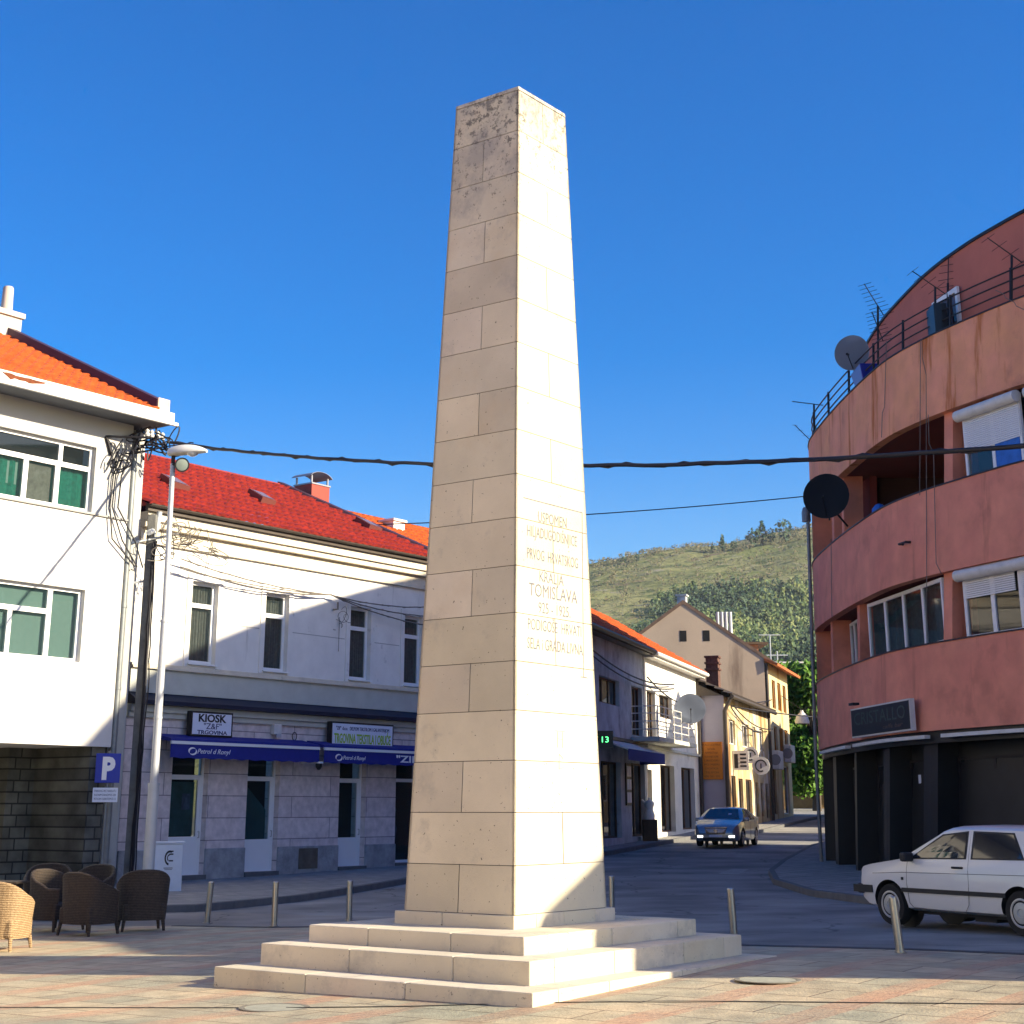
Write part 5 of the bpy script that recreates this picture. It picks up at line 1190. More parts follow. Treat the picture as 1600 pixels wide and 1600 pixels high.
for z0, z1, nm in ((3.47,5.42,'balcony_band'),(7.02,9.08,'balcony_band'),(10.86,12.9,'parapet_band')):
    b = MB(); band(b, 0, NR, -.25, 0, z0, z1); b.build(nm, M['red_rust'] if z0 > 10 else M['red_pl'], rb, smooth=40)
b = MB(); 
for z_ in (5.42,9.08,12.9): band(b, 0, NR, -.27, .03, z_+.002, z_+.035)
b.build('coping', M['dark_metal'], rb, smooth=40)
for z_ in (3.50,7.05,10.9):
    b = MB()
    for i in range(0, NR): b.hexa([rc(i,-.25,z_),rc(i+1,-.25,z_),rc(i+1,-4.5,z_),rc(i,-4.5,z_),rc(i,-.25,z_+.16),rc(i+1,-.25,z_+.16),rc(i+1,-4.5,z_+.16),rc(i,-4.5,z_+.16)])
    b.build('floor_slab', M['red_dark'], rb)
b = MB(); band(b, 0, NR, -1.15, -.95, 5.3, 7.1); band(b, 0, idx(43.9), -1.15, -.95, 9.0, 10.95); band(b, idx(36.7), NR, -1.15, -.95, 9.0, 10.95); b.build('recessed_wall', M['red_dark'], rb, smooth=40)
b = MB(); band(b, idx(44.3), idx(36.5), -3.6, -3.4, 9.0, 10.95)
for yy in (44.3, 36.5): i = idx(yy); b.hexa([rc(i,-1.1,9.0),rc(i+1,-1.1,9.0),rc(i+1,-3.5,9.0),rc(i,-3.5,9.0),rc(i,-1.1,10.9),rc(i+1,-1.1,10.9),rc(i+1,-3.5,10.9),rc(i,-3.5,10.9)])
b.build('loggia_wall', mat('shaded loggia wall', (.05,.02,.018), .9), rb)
for yy, z0, z1, w_ in ((36.15,5.42,7.05,1),(36.2,9.08,10.9,1),(42.4,5.42,7.05,1),(43.95,9.08,10.9,1),(45.6,9.08,10.9,1),(46.2,5.42,7.05,1)):
    i = idx(yy); b = MB(); band(b, i, i+w_, -.75, -.20, z0+.03, z1); b.build('pillar', M['red_pl'], rb)
def chord(y0, y1, o=-.35):
    p, q = Vector(rc(idx(y0),o,3.47)), Vector(rc(idx(y1),o,3.47)); d = (q-p); return p, d.to_2d().normalized(), d.to_2d().length
def rwindow(y0, y1, z0, z1, o=-.35, **k):
    sh = k.pop('shutter', None); p, d, ln = chord(y0, y1, o); F0 = Fr((p.x+tilt(p.y)*(z0-3.47), p.y), d)
    F_ = F0 if F0.n.dot(Vector((-1,-.3,0))) > 0 else None
    if F_ is None:
        q = p+Vector((*d,0))*ln; F_ = Fr((q.x+tilt(q.y)*(z0-3.47), q.y), -d)
    wn = window(rb, F_, 0, ln, z0, z1, 0, cols=[ln*c for c in k.pop('cols', [])], fw=k.pop('fw', .08), **k)
    if sh:   # roller shutter box and slats
        b = MB(); b.tube([F_(-.05,.12,z1-.10),F_(ln+.05,.12,z1-.10)], .14, 12); b.build('shutter_box', M['dirty_white'], wn, smooth=50)
        for (a, c, h) in sh:
            b = MB(); n = int((z1-.2-h)/.045)
            for i in range(n):
                z_ = h+(z1-.2-h)*i/n; b.box(ln*a+.05, ln*c-.02, .02, .045, z_, z_+.036, F_)
            b.build('shutter', M['upvc'], wn)
    return F_, ln, wn
# d runs from far to near so s=0 is at the picture's left
rwindow(41.5,36.4,5.44,6.95, cols=(.25,.5,.75), curtain=M['curtain_pale'], fw=.09)
rwindow(35.6,32.9,5.44,6.98, cols=(.34,.66), shutter=[(0,.62,6.35),(.66,1,5.55)], fw=.09)
rwindow(32.6,31.0,5.44,6.98, cols=(.5,), shutter=[(0,1,5.9)], fw=.09)
Fq, ln, wn = rwindow(35.65,33.6,9.10,10.75, cols=(.5,), shutter=[(0,1,9.75)], fw=.08)
b = MB(); b.box(ln*.5+.08,ln-.09,-.04,.026,9.18,9.76,Fq); b.build('blue_panel', M['curtain_blue'], wn)
rwindow(33.5,31.6,9.10,10.75, cols=(.5,), shutter=[(0,1,9.3)], fw=.08)
rwindow(45.4,43.9,5.5,6.9, cols=(.35,.7), curtain=M['curtain_grey'], o=-.7)
rwindow(46.8,44.6,9.15,10.6, cols=(.3,.6), curtain=M['curtain_grey'], o=-.7)
i = idx(41.9); b = MB(); p = rc(i,-.45,9.12)
tw = MB(); tw.lathe([(.22,0),(.2,.3),(.1,.42),(0,.45)], rc(idx(40.6),-.45,9.08), n=10); tag(tw.build('blue_cloth', M['curtain_blue'], smooth=50), 'blue cloth lying on the edge of the dark loggia', 'cloth')
b = MB(); i = idx(49.3); band(b, i, i+2, -1.3, -.03, 3.47, 12.85); b.build('end_wall', M['red_pl'], rb); b = MB(); band(b, i, i+2, -1.3, -.1, -.5, 3.465); b.build('shop_end_wall', M['black_paint'], rb)
# set back top storey
TC = [(12.4,50.4),(10.9,48.4),(10.37,45.8),(10.05,42.8),(9.98,41.0),(10.01,38.4),(10.25,36.4),(10.6,34.9),(11.05,33.5),(11.9,32.0),(13.6,30.1),(16.0,28.0),(21,27.4)]
TCS = smooth_curve(TC); NT = len(TCS)-1
b = MB(); band(b, 0, NT, -.25, 0, 12.0, 15.12, TCS); b.build('top_storey_wall', M['red_pl_dark'] if 'red_pl_dark' in M else mat('deep red render', (.52,.16,.115), .9, .1, 1.2, .5, 90), rb, smooth=40)
b = MB(); band(b, 0, NT, -.3, .05, 15.122, 15.2, TCS); b.build('top_coping', M['dark_metal'], rb, smooth=40)
for zt, C in ((12.2,RCS),(15.0,TCS)):
    b = MB(); n = len(C); pts = [rc(i,-.2,zt,C) for i in range(n)]+[(27,29,zt),(27,47,zt),(13,47,zt)]; b.add(pts, [tuple(range(len(pts)))]); b.build('flat_roof', mat('roofing felt', (.1,.1,.1), .9), rb)
b = MB(); b.box(12.6,15,47,61.8,-.5,15.0); b.box(16,27,33,47,-.5,14.9); b.build('rear_block', M['red_pl'], rb)
# top storey windows
def twindow(y0, y1, z0, z1, **k):
    p, q = Vector(rc(idx(y0,TCS),.02,z0,TCS)), Vector(rc(idx(y1,TCS),.02,z0,TCS)); d = (q-p).to_2d(); F_ = Fr((p.x,p.y), d.normalized())
    if F_.n.x > 0: F_ = Fr((q.x,q.y), -d.normalized())
    return window(rb, F_, 0, d.length, z0, z1, .0, **k)
twindow(37.7,36.3,12.95,14.15, curtain=M['curtain_blue'], cols=(), fw=.12)
twindow(33.2,31.8,12.6,14.1, curtain=M['curtain_grey'], fw=.1)
# ground floor: black recessed front, pillars, dark glazing
b = MB(); band(b, 0, NR, -.95, -.80, -.5, 3.5); b.build('shop_front', M['black_paint'], rb, smooth=40)
for yy, w_ in ((46.9,2),(43.2,1),(39.9,2),(37.2,2),(33.6,2),(30.9,2)):
    i = idx(yy); b = MB(); band(b, i, i+w_, -.80, -.25, -.5, 3.46); b.build('pillar', M['black_paint'], rb)
def shopglass(y0, y1, z0, z1, o=-.72):
    p, q = Vector(rc(idx(y0),o,3.47)), Vector(rc(idx(y1),o,3.47)); d = (q-p).to_2d(); F_ = Fr((p.x,p.y), d.normalized())
    if F_.n.dot(Vector((-1,-.3,0))) < 0: F_ = Fr((q.x,q.y), -d.normalized())
    return F_, d.length, window(rb, F_, 0, d.length, z0, z1, 0, cols=[d.length/2], fw=.06, gl=M['glass_dark'], frame=M['dark_metal'], name='shop_window', back=False)
shopglass(42.6,40.4,.35,2.9); F_, ln_, wn = shopglass(39.3,37.6,.35,2.9)
b = MB(); b.box(ln_*.3,ln_*.3+.16,.03,.035,2.35,2.55,F_); b.build('notice', M['sign_white'], wn)
shopglass(36.6,34.1,.35,2.9); shopglass(33.1,31.3,.35,2.9); shopglass(46.2,43.7,.35,2.9)
b = MB(); band(b, 0, idx(31), -.2, -.1, 3.2, 3.468); b.build('awning_recess', M['black_paint'], rb)
for y0, y1, lab in ((47.2,42.6,'far left'),(41.6,36.6,'middle'),(35.8,31.0,'right')):
    b = MB(); i0, i1 = idx(y0), idx(y1); band(b, i0, i1, -.05, .10, 3.30, 3.38)
    tag(b.build('awning_cassette', M['dirty_white'], smooth=40), lab+' closed white awning bar under the red balcony band', 'awning', 'closed awning bars on the red building')
# shop sign
p, q = Vector(rc(idx(41.2),.12,3.47)), Vector(rc(idx(36.95),.12,3.47)); d = (q-p).to_2d(); FZ = Fr((p.x,p.y), d.normalized())
if FZ.n.dot(Vector((-1,-.3,0))) < 0: FZ = Fr((q.x,q.y), -d.normalized())
ln_ = d.length; rs = empty('shop_sign', FZ(ln_/2,0,3.5), 'black sign board with dull letters on the red curved wall', 'sign')
b = MB(); b.box(0,ln_,0,.12,3.50,4.22,FZ); b.build('sign_case', M['dirty_white'], rs); b = MB(); b.box(.04,ln_-.04,.12,.13,3.54,4.18,FZ); b.build('sign_face', M['sign_black'], rs)
M['dim_letters'] = mat('dull green grey letters', (.055,.085,.07), .4)
text('CRISTALLO','lettering',rs,FZ,ln_*.5,3.80,.136,.30,M['dim_letters'],width=ln_*.86); text('caffe bar','lettering',rs,FZ,ln_*.72,3.62,.136,.10,mat('dull brown letters', (.14,.10,.08), .5),width=ln_*.32,shear=.25)
b = MB(); b.box(ln_*.04,ln_*.12,.05,.22,4.3,4.36,FZ); tag(b.build('wall_lamp', M['dark_metal']), 'small dark lamp above the left end of the black sign', 'lamp')
# railing
b = MB()
for h in (.30,.55,.80): b.tube([rc(i,-.12,12.93+h) for i in range(0, NR, 2)], .022, 6)
b.build('railing_rail', M['dark_metal'], rb, smooth=60)
for yy in (50,47.6,45.2,42.6,40.2,38.0,36.0,34.1,32.1):
    i = idx(yy); b = MB(); b.tube([rc(i,-.12,12.9), rc(i,-.12,13.78)], .035, 6); b.build('railing_post', M['dark_metal'], rb)
def dish(c, ax, r, m, label, arm=True, group='satellite dishes'):
    c = Vector(c); ax = Vector(ax).normalized(); r_ = empty('satellite_dish', c, label, 'satellite dish', group)
    prof = [(r*math.sin(t)/math.sin(.7), .55*r*(1-math.cos(t))/(1-math.cos(.7))*.45) for t in [.7*i/8 for i in range(9)]]
    b = MB(); b.lathe(prof, c, ax, 28); b.lathe([(r,.2475*r-.015),(r*1.015,.2475*r)], c, ax, 28); b.build('reflector', m, r_, smooth=50)
    u = ax.cross(V3(0,0,1)).normalized(); dn = ax.cross(u).normalized(); dn = dn if dn.z < 0 else -dn
    b = MB(); b.tube([c+dn*r*.95+ax*.2*r, c+ax*r*1.05+dn*r*.25], .014, 6); b.lathe([(.035,-.05),(.035,.06),(.02,.07)], c+ax*r*1.05+dn*r*.25, -ax, 10); b.tube([c, c-ax*.15, c-ax*.15+V3(0,0,-.6)], .025, 6); b.build('feed_arm', M['dark_metal'], r_)
    return r_
M['dish_grey'] = mat('grey blue dish', (.30,.34,.42), .45, .05, 3)
M['dish_black'] = mat('black dish', (.008,.009,.014), .55)
i = idx(42.0); dish(rc(i,-.1,14.05), (-.5,-.85,-.05), .50, M['dish_grey'], 'grey satellite dish on the roof terrace railing of the red building')
i = idx(45.3); c = V3(8.70,42.3,10.0); r_ = dish(c, (-.38,-.92,.10), .63, M['dish_black'], 'large black satellite dish on the side of the red building'); b = MB(); b.tube([c+V3(0,.1,-.1), rc(idx(42.9),-.1,9.3)], .03, 6); b.build('bracket', M['dark_metal'], r_)
p_ = rc(idx(41.5),-.25,12.95); pl_ = empty('planter', p_, 'blue planter box behind the railing below the grey dish', 'planter'); b = MB(); b.hexa([(p_[0]-.15,p_[1]-.45,12.95),(p_[0]+.2,p_[1]-.45,12.95),(p_[0]+.2,p_[1]+.45,12.95),(p_[0]-.15,p_[1]+.45,12.95),(p_[0]-.25,p_[1]-.6,13.42),(p_[0]+.3,p_[1]-.6,13.42),(p_[0]+.3,p_[1]+.6,13.42),(p_[0]-.25,p_[1]+.6,13.42)]); b.build('box', M['sign_blue'], pl_, bevel=.02)
def yagi(base, top, boom, tilt, n, label, two=False):
    base, top = Vector(base), Vector(top); r_ = empty('roof_antenna', base, label, 'antenna', 'roof antennas on the red building')
    b = MB(); b.tube([base, top], .03, 6); b.build('mast', M['dark_metal'], r_)
    b = MB()
    for k, (h, L0, dv) in enumerate(((0,1.0,boom),(-.75,.85,(boom[0]*.7,boom[1],boom[2]*1.2)))[:2 if two else 1]):
        d = Vector(dv).normalized(); c = top+V3(0,0,h); b.tube([c-d*L0*.3, c+d*L0*.7], .014, 5); u = Vector(tilt).normalized()
        for j in range(n):
            q = c+d*(L0*(-.28+.96*j/(n-1))); l = .24*(1-.5*j/n)+.05; b.tube([q-u*l, q+u*l], .007, 4)
    b.build('elements', M['dark_metal'], r_); return r_
yagi(rc(idx(39.8),-.15,12.9), rc(idx(39.8),-.15,14.75), (-.5,-.2,.8), (.9,-.3,.2), 9, 'tall double antenna mast beside the grey dish', True)
yagi(rc(idx(36.5),-.15,12.9), rc(idx(36.5),-.15,14.2), (-.7,.1,.6), (.5,-.6,.3), 5, 'antenna with raised arm at the small blue curtained window')
yagi(rc(idx(34.1),-.15,12.9), rc(idx(34.1),-.15,14.1), (-.7,.2,.7), (.4,-.6,.2), 4, 'rightmost short antenna on the terrace railing')
yagi(rc(idx(47.2),-.05,12.9), rc(idx(47.2),-.05,13.9), (-1,-.1,.1), (.1,.9,.35), 7, 'antenna pointing left at the far end of the railing')
yagi(rc(idx(49.2),-.05,12.6), rc(idx(49.2),-.05,13.2), (-.7,-.1,.7), (.4,.5,.1), 5, 'lowest small antenna at the left corner of the terrace')
yagi(rc(idx(33.9,TCS),-1.5,15.1,TCS), rc(idx(33.9,TCS),-1.5,15.9,TCS), (.6,-.2,.7), (.3,.9,.1), 7, 'antenna on the very top roof of the red building')
yagi(rc(idx(37.0,TCS),.1,12.9,TCS), rc(idx(37.0,TCS),.1,14.4,TCS), (.1,0,1), (.8,-.5,0), 6, 'thin lattice aerial standing against the top storey wall')
b = MB(); i = idx(36.5); b.box(0,.1,0,.1,0,.1); b = MB(); q = Vector(rc(i,-.2,12.93)); b.hexa([tuple(q+V3(x,y,z)) for z in (0,.75) for x,y in ((-.12,-.35),(.2,-.35),(.2,.35),(-.12,.35))]); tag(b.build('black_box', M['sign_black'], bevel=.02), 'black box fixed to the terrace railing by the top window', 'box')
# pipe and odd cables on the red facade
b = MB(); b.tube([(9.30,48.3,10.9),(9.27,48.3,9.4),(9.13,48.3,3.2),(9.13,48.3,.2)], .055, 8); b.lathe([(.14,-.2),(.14,.1),(.09,.25)], (9.24,48.3,10.6), n=10); b.build('downpipe', M['zinc'], rb, smooth=50)
for k, (yy, z0, z1, dy) in enumerate(((38.6,13.4,10.9,.3),(36.75,12.9,5.4,-.2),(36.5,10.9,7.0,-.4),(44.4,9.2,7.0,.1),(34.2,13.3,10.9,-2.6),(36.9,12.9,9.0,0))):
    pts = []
    for t in range(17):
        f = t/16; y_ = yy+dy*f; ii = idx(y_); pts.append(Vector(rc(ii,.03,z0+(z1-z0)*f))*1.0); pts[-1].y = y_; 
    for q in pts: q.x -= .02
    b = MB(); b.tube(pts, .009, 4); tag(b.build('loose_cable', M['cable_grey']), ['loose cable hanging from the tall antenna mast','long loose cable down the whole red facade','loose cable crossing the red band beside the pillar','thin cable on the red band below the black dish','pale cable slanting down from the rightmost antenna','second cable beside the long one at the loggia pillar'][k], 'cable', 'loose cables on the red facade')
b = MB(); i = idx(37.8); q = Vector(rc(i,0,7.95)); t2 = (Vector(rc(i+1,0,7.95))-q).normalized(); b.tube([q, q+V3(-.12,-.03,0), q+V3(-.12,-.03,0)+t2*.35, q+t2*.35], .03, 6); tag(b.build('wall_bracket', M['dark_metal']), 'small dark iron bracket sticking out of the middle red band', 'bracket')

# ------------------------------------------------------------------ the street houses right of the obelisk
D1 = (.30,.954)
F1 = Fr((3.1,57.5), D1)
def fwin(par, F, a, b, c, d, o, m=None, **k): return window(par, F, a, b, c, d, o, gl=M['glass_dark'], frame=m or M['wood_brown'], back=False, **k)
M['blue_grey_pl'] = mat('stained grey render', (.50,.54,.57), .9, .3, .9, .3, 30, stain=((.17,.19,.21), 1.1, .52, .25), streak=((.24,.24,.26), 1.5, .54, .2, .15))
M['white_old_pl'] = mat('flaking white render', (.68,.66,.61), .9, .12, 1.2, .3, 30, stain=((.40,.38,.35), .9, .60, .15))
M['yellow_pl'] = mat('stained ochre render', (.50,.38,.20), .9, .2, 1, .3, 30, stain=((.58,.52,.42), .7, .5, .1), streak=((.20,.10,.03), .9, .50, .14, .2))
M['yellow_pl2'] = mat('pale yellow render', (.55,.46,.27), .9, .1, 1, .2, 30, streak=((.35,.17,.03), .8, .57, .12, .25))
M['lilac_pl'] = mat('pale lilac render', (.40,.37,.42), .9, .08, 1, .2, 30)
M['beige_pl'] = mat('weathered beige gable render', (.52,.40,.29), .9, .14, .35, .3, 20, streak=((.20,.14,.10), .55, .60, .14, .18))
bh = 7.95
def roofbox(F, s0, s1, ze, dep, rise, par, m, over=.45, tiles=True, tw=.36):
    sl = math.atan2(rise, dep+over); d = -F.n; v = Vector((d.x*math.cos(sl), d.y*math.cos(sl), math.sin(sl))); ln = math.hypot(rise, dep+over)
    tile_roof('roof', m, par, F(s0,over,ze), F.d, v, s1-s0, ln, tw=tw, th=.45, amp=.05)
    b = MB(); b.add([F(s0,0,ze),F(s0,-dep,ze+rise),F(s0,-2*dep,ze),F(s1,0,ze),F(s1,-dep,ze+rise),F(s1,-2*dep,ze)], [(0,1,2),(3,5,4),(1,4,5,2)]); b.build('roof_back', m, par)
gh = empty('grey_house', F1(0,-3,.5), 'stained blue grey two storey house beside the obelisk with a blue awning', 'house')
wh = empty('white_house', F1(13,-3,.5), 'sunlit white two storey house with balcony and orange roof', 'house')
S1, SM, S2 = -3.5, 7.55, 19.0
h1 = [(.2,3.35,5.5,6.45),(5.35,7.2,4.55,6.45),(-2.6,-1.0,5.5,6.45)]; g1 = [(.3,3.3,.75,3.45),(5.0,7.4,.75,3.5)]
b = MB(); wall(b, F1, S1, SM, -.5, bh, h1+g1, rev=.25); b.quad(F1(S1,0,-.5),F1(S1,-8,-.5),F1(S1,-8,bh),F1(S1,0,bh)); b.build('wall', M['blue_grey_pl'], gh)
b = MB(); b.box(S1,SM,0,.12,4.22,4.34,F1); b.build('string_course', M['gutter'], gh)
for a, b_, c, d in h1: fwin(gh, F1, a, b_, c, d, -.18, rows=[], cols=[a+(b_-a)*.33, a+(b_-a)*.66])
fwin(gh, F1, .3,3.3,.75,3.45,-.2, cols=[1.3,2.3], name='shop_door'); fwin(gh, F1, 5.0,7.4,.75,3.5,-.2, cols=[6.2], name='shop_window')
roofbox(F1, S1, SM, bh, 4.2, 2.75, gh, M['tile_orange'])
b = MB(); b.tube([F1(S1,.5,bh-.02),F1(SM+.1,.5,bh-.02)], .10, 8); b.box(S1,SM,.0,.40,bh-.14,bh-.04,F1); b.build('gutter', M['gutter'], gh, smooth=50)
h2 = [(10.4,13.0,5.5,6.45),(14.85,17.7,5.5,6.45),(8.0,9.6,4.55,6.45)]; g2 = [(7.8,8.6,.8,3.3),(10.2,13.1,.85,3.55),(14.6,17.6,.9,3.55)]
b = MB(); wall(b, F1, SM, S2, -.5, bh-.02, h2+g2, rev=.25, o=.02); b.quad(F1(S2,.02,-.5),F1(S2,-8,-.5),F1(S2,-8,bh),F1(S2,.02,bh)); b.build('wall', M['white_old_pl'], wh)
b = MB(); b.box(SM,S2,.02,.12,4.12,4.22,F1); b.build('string_course', M['grey_band'], wh)
for a, b_, c, d in h2: fwin(wh, F1, a, b_, c, d, -.16, cols=[a+(b_-a)*.33, a+(b_-a)*.66])
fwin(wh, F1, 10.2,13.1,.85,3.55,-.2, cols=[11.2,12.1], name='shop_door'); fwin(wh, F1, 14.6,17.6,.9,3.55,-.2, cols=[16.1], name='shop_window'); fwin(wh, F1, 7.8,8.6,.8,3.3,-.2, name='door')
roofbox(F1, SM, S2+.2, bh-.02, 4.2, 2.75, wh, M['tile_orange'])
b = MB(); b.tube([F1(SM,.5,bh-.05),F1(S2+.2,.5,bh-.05)], .10, 8); b.box(SM,S2,.02,.42,bh-.22,bh-.08,F1); b.build('gutter', M['dirty_white'], wh, smooth=50)
b = MB(); b.tube([F1(S2-.2,.1,bh-.1),F1(S2-.2,.1,.7)], .10, 8); b.build('downpipe', M['gutter'], wh, smooth=50)
# balcony
b = MB(); b.box(5.0,12.6,.02,1.15,4.30,4.46,F1); bl = b.build('balcony', M['grey_band'], wh)
b = MB()
for z_ in (4.75,5.05,5.35,5.62): b.tube([F1(5.05,.05,z_),F1(5.05,1.1,z_),F1(12.55,1.1,z_),F1(12.55,.05,z_)], .022, 5)
for i in range(6): s_ = 5.05+7.5*i/5; b.tube([F1(s_,1.1,4.46),F1(s_,1.1,5.62)], .025, 5)
b.build('balcony_railing', M['dirty_white'], bl)
dish(F1(9.9,1.45,5.75), (-.1,-.99,.18), .62, M['dish_grey'], 'round grey satellite dish hung on the balcony railing of the white house')
# blue awning, led sign, notice boards, mannequin
aw = empty('street_awning', F1(3.4,.6,3.8), 'small blue and white awning on the grey house next to the obelisk', 'awning')
b = MB(); b.prism([F1(.3,.02,4.22),F1(.3,1.0,3.86),F1(.3,1.02,3.80),F1(.3,.02,4.14)], Vector(F1(6.4,0,0))-Vector(F1(.3,0,0))); b.build('canopy', M['dirty_white'], aw)
b = MB(); b.box(.3,6.4,1.02,1.05,3.45,3.84,F1); b.build('valance', M['blue_awn'], aw); b = MB(); b.add([F1(6.4,.02,4.18),F1(6.4,1.03,3.84),F1(6.4,1.03,3.45),F1(6.4,.02,3.45)], [(0,1,2,3)]); b.build('side_flap', M['blue_awn'], aw, recalc=False)
ld = empty('led_sign', F1(-.5,1.1,4.0), 'black electronic sign showing green 13 at the obelisk edge', 'sign'); FL = Fr((3.03,57.3), (1,0)); b = MB(); b.box(-.4,.58,0,.1,3.85,4.45,FL); b.v = [(x, y-.0, z) for x,y,z in b.v]; b.build('case', M['sign_black'], ld)
text('13','digits',ld,FL,.30,4.05,.112,.20,M['led_green'],width=.24)
b = MB()
for i in range(3):
    for j in range(2): b.box(4.05+.36*j,4.35+.36*j,.06,.075,2.0+.48*i,2.38+.48*i,F1)
nbd = empty('notice_board', F1(4.3,.05,1.9), 'black board with six small white sheets beside the shop door', 'notice board'); q = MB(); q.box(3.95,4.8,.01,.06,1.9,3.45,F1); q.build('board', M['sign_black'], nbd); b.build('sheets', M['sign_white'], nbd)
c = F1(6.3,.40,0); mn = empty('dress_form', (c[0],c[1],.6), 'small white dress form on a dark stand at the shop entrance under the balcony', 'dress form')
b = MB(); b.box(c[0]-.28,c[0]+.28,c[1]-.25,c[1]+.25,.5,1.38); b.build('stand', M['wood_brown'], mn, bevel=.02)
b = MB(); b.lathe([(.20,1.38),(.21,1.55),(.15,1.72),(.14,1.78),(.19,1.92),(.19,2.02),(.10,2.10),(.05,2.13),(.05,2.2),(0,2.21)], (c[0],c[1],0), n=14); b.tube([(c[0]-.17,c[1],2.0),(c[0]-.30,c[1]-.03,2.12)], [.05,.04], 8); b.build('torso', M['white_paint'], mn, smooth=50)
for k, (z0, s0_, s1_) in enumerate(((7.35,-3,12.5),(7.15,-3,12.4),(6.9,7.2,18.9))):
    cable('street_cable', F1(s0_,.25,z0), F1(s1_,.25,z0-.35), .45, .03, ['upper','middle','lower'][k]+' dark cable sagging along the grey and white house fronts', 20, 0, 1, group='cables along the street houses')
# ochre house: side wall with the orange sign, street front
F3 = Fr((10.0,75.2), D1); F3s = Fr((10.0-.954*9,75.2+.3*9), (.954,-.3))
oh = empty('ochre_house', F3(6,-4,.8), 'stained ochre two storey house with a pale lilac side wall', 'house')
b = MB(); b.add([F3s(0,0,-.5),F3s(9,0,-.5),F3s(9,0,6.9),F3s(4.6,0,8.9),F3s(0,0,6.9)], [(0,1,2,3,4)]); b.build('side_wall', M['lilac_pl'], oh)
h3 = [(1.2,2.9,4.75,5.9),(5.0,7.1,4.75,5.9),(8.2,9.3,4.75,5.9),(10.6,12.0,4.75,5.9)]; g3 = [(1.3,2.5,1.1,3.3),(3.3,4.6,1.6,3.2),(5.4,7.3,1.2,3.2),(8.6,9.5,1.4,3.1),(10.3,11.2,1.4,3.1),(12.0,13.0,1.3,3.1)]
b = MB(); wall(b, F3, 0, 13.8, -.5, 6.9, h3+g3, rev=.2); b.build('street_wall', M['yellow_pl'], oh)
for a, b_, c, d in h3: fwin(oh, F3, a, b_, c, d, -.12, M['dirty_white'], cols=[(a+b_)/2])
for a, b_, c, d in g3: fwin(oh, F3, a, b_, c, d, -.12, M['wood_brown'], name='shop_window')
roofbox(F3, -.3, 13.9, 6.9, 4.5, 2.1, oh, M['gutter'])
b = MB(); b.tube([F3(-.3,.45,6.85),F3(13.9,.45,6.85)], .10, 8); b.tube([F3(-.15,.35,6.8),F3(-.15,.06,6.2),F3(-.15,.06,1.0)], .10, 8); b.build('gutter', M['gutter'], oh, smooth=50)
b = MB(); q = F3(2.5,-.9,0); f4 = Fr((q[0],q[1]), D1); b.box(-.3,.3,-.3,.3,6.9,9.0,f4)
for z_ in (8.9,8.6,8.3): b.box(-.36,.36,-.36,.36,z_,z_+.09,f4)
b.build('chimney', mat('sooty brick', (.12,.06,.045), .9, .4, 8), oh)
sg_ = empty('orange_sign', F3s(8,.05,3), 'tall orange text board on the lilac side wall', 'sign'); b = MB(); b.box(7.85,8.85,.02,.08,3.1,4.8,F3s); b.build('board', M['sign_orange'], sg_)
M['brown_letters'] = mat('brown lettering', (.20,.05,.01), .6)
for k, (t_, w_) in enumerate((('MALI LOJTRA',.85),('izrada',.35),('NAMJESTAJA',.6),('KUHINJE SOBE',.65),('UREDSKI',.7),('PO MJERI',.7),('I MONTAZA',.6),('TELEFON',.62),('030 201 202',.75))): text(t_,'lettering',sg_,F3s,8.35,4.62-k*.178,.085,.085,M['brown_letters'],width=w_,depth=.003)
def discsign(c, r, label):
    rr_ = empty('hanging_sign', c, label, 'sign', 'white signs hanging on the ochre house'); b = MB(); b.lathe([(r,0),(r,.08)], c, (-.25,-.97,0), 24); b.build('disc', M['dirty_white'], rr_); c2 = Vector(c)+Vector((-.25,-.97,0)).normalized()*.085
    b = MB(); b.tube([c2+Vector((.97,-.25,0))*(r*.62*math.cos(t*math.pi/8))+V3(0,0,r*.62*math.sin(t*math.pi/8)) for t in range(14)], .035, 5); b.tube([c2+V3(0,0,-r*.3), c2+V3(0,0,r*.25)], .03, 5); b.build('emblem', M['black_letters'], rr_)
q = F3(2.0,.75,0); discsign((q[0]+.55,q[1]-.2,3.75), .42, 'round white sign with a dark ring on the ochre house'); discsign((q[0]+.1,q[1],4.25), .38, 'upper round white sign on the ochre house')
f5 = Fr((q[0]-.3,q[1]), (.97,-.25)); rr_ = empty('hanging_sign', f5(0,0,3.7), 'square white sign with dark figures left of the round ones', 'sign', 'white signs hanging on the ochre house'); b = MB(); b.box(-.45,.3,0,.1,3.55,4.45,f5); b.build('panel', M['dirty_white'], rr_)
b = MB(); 
for k in range(4): b.box(-.1,.2,.1,.11,3.7+.18*k,3.78+.18*k,f5)
b.box(-.38,-.2,.1,.11,3.65,4.3,f5); b.build('figures', M['black_letters'], rr_)
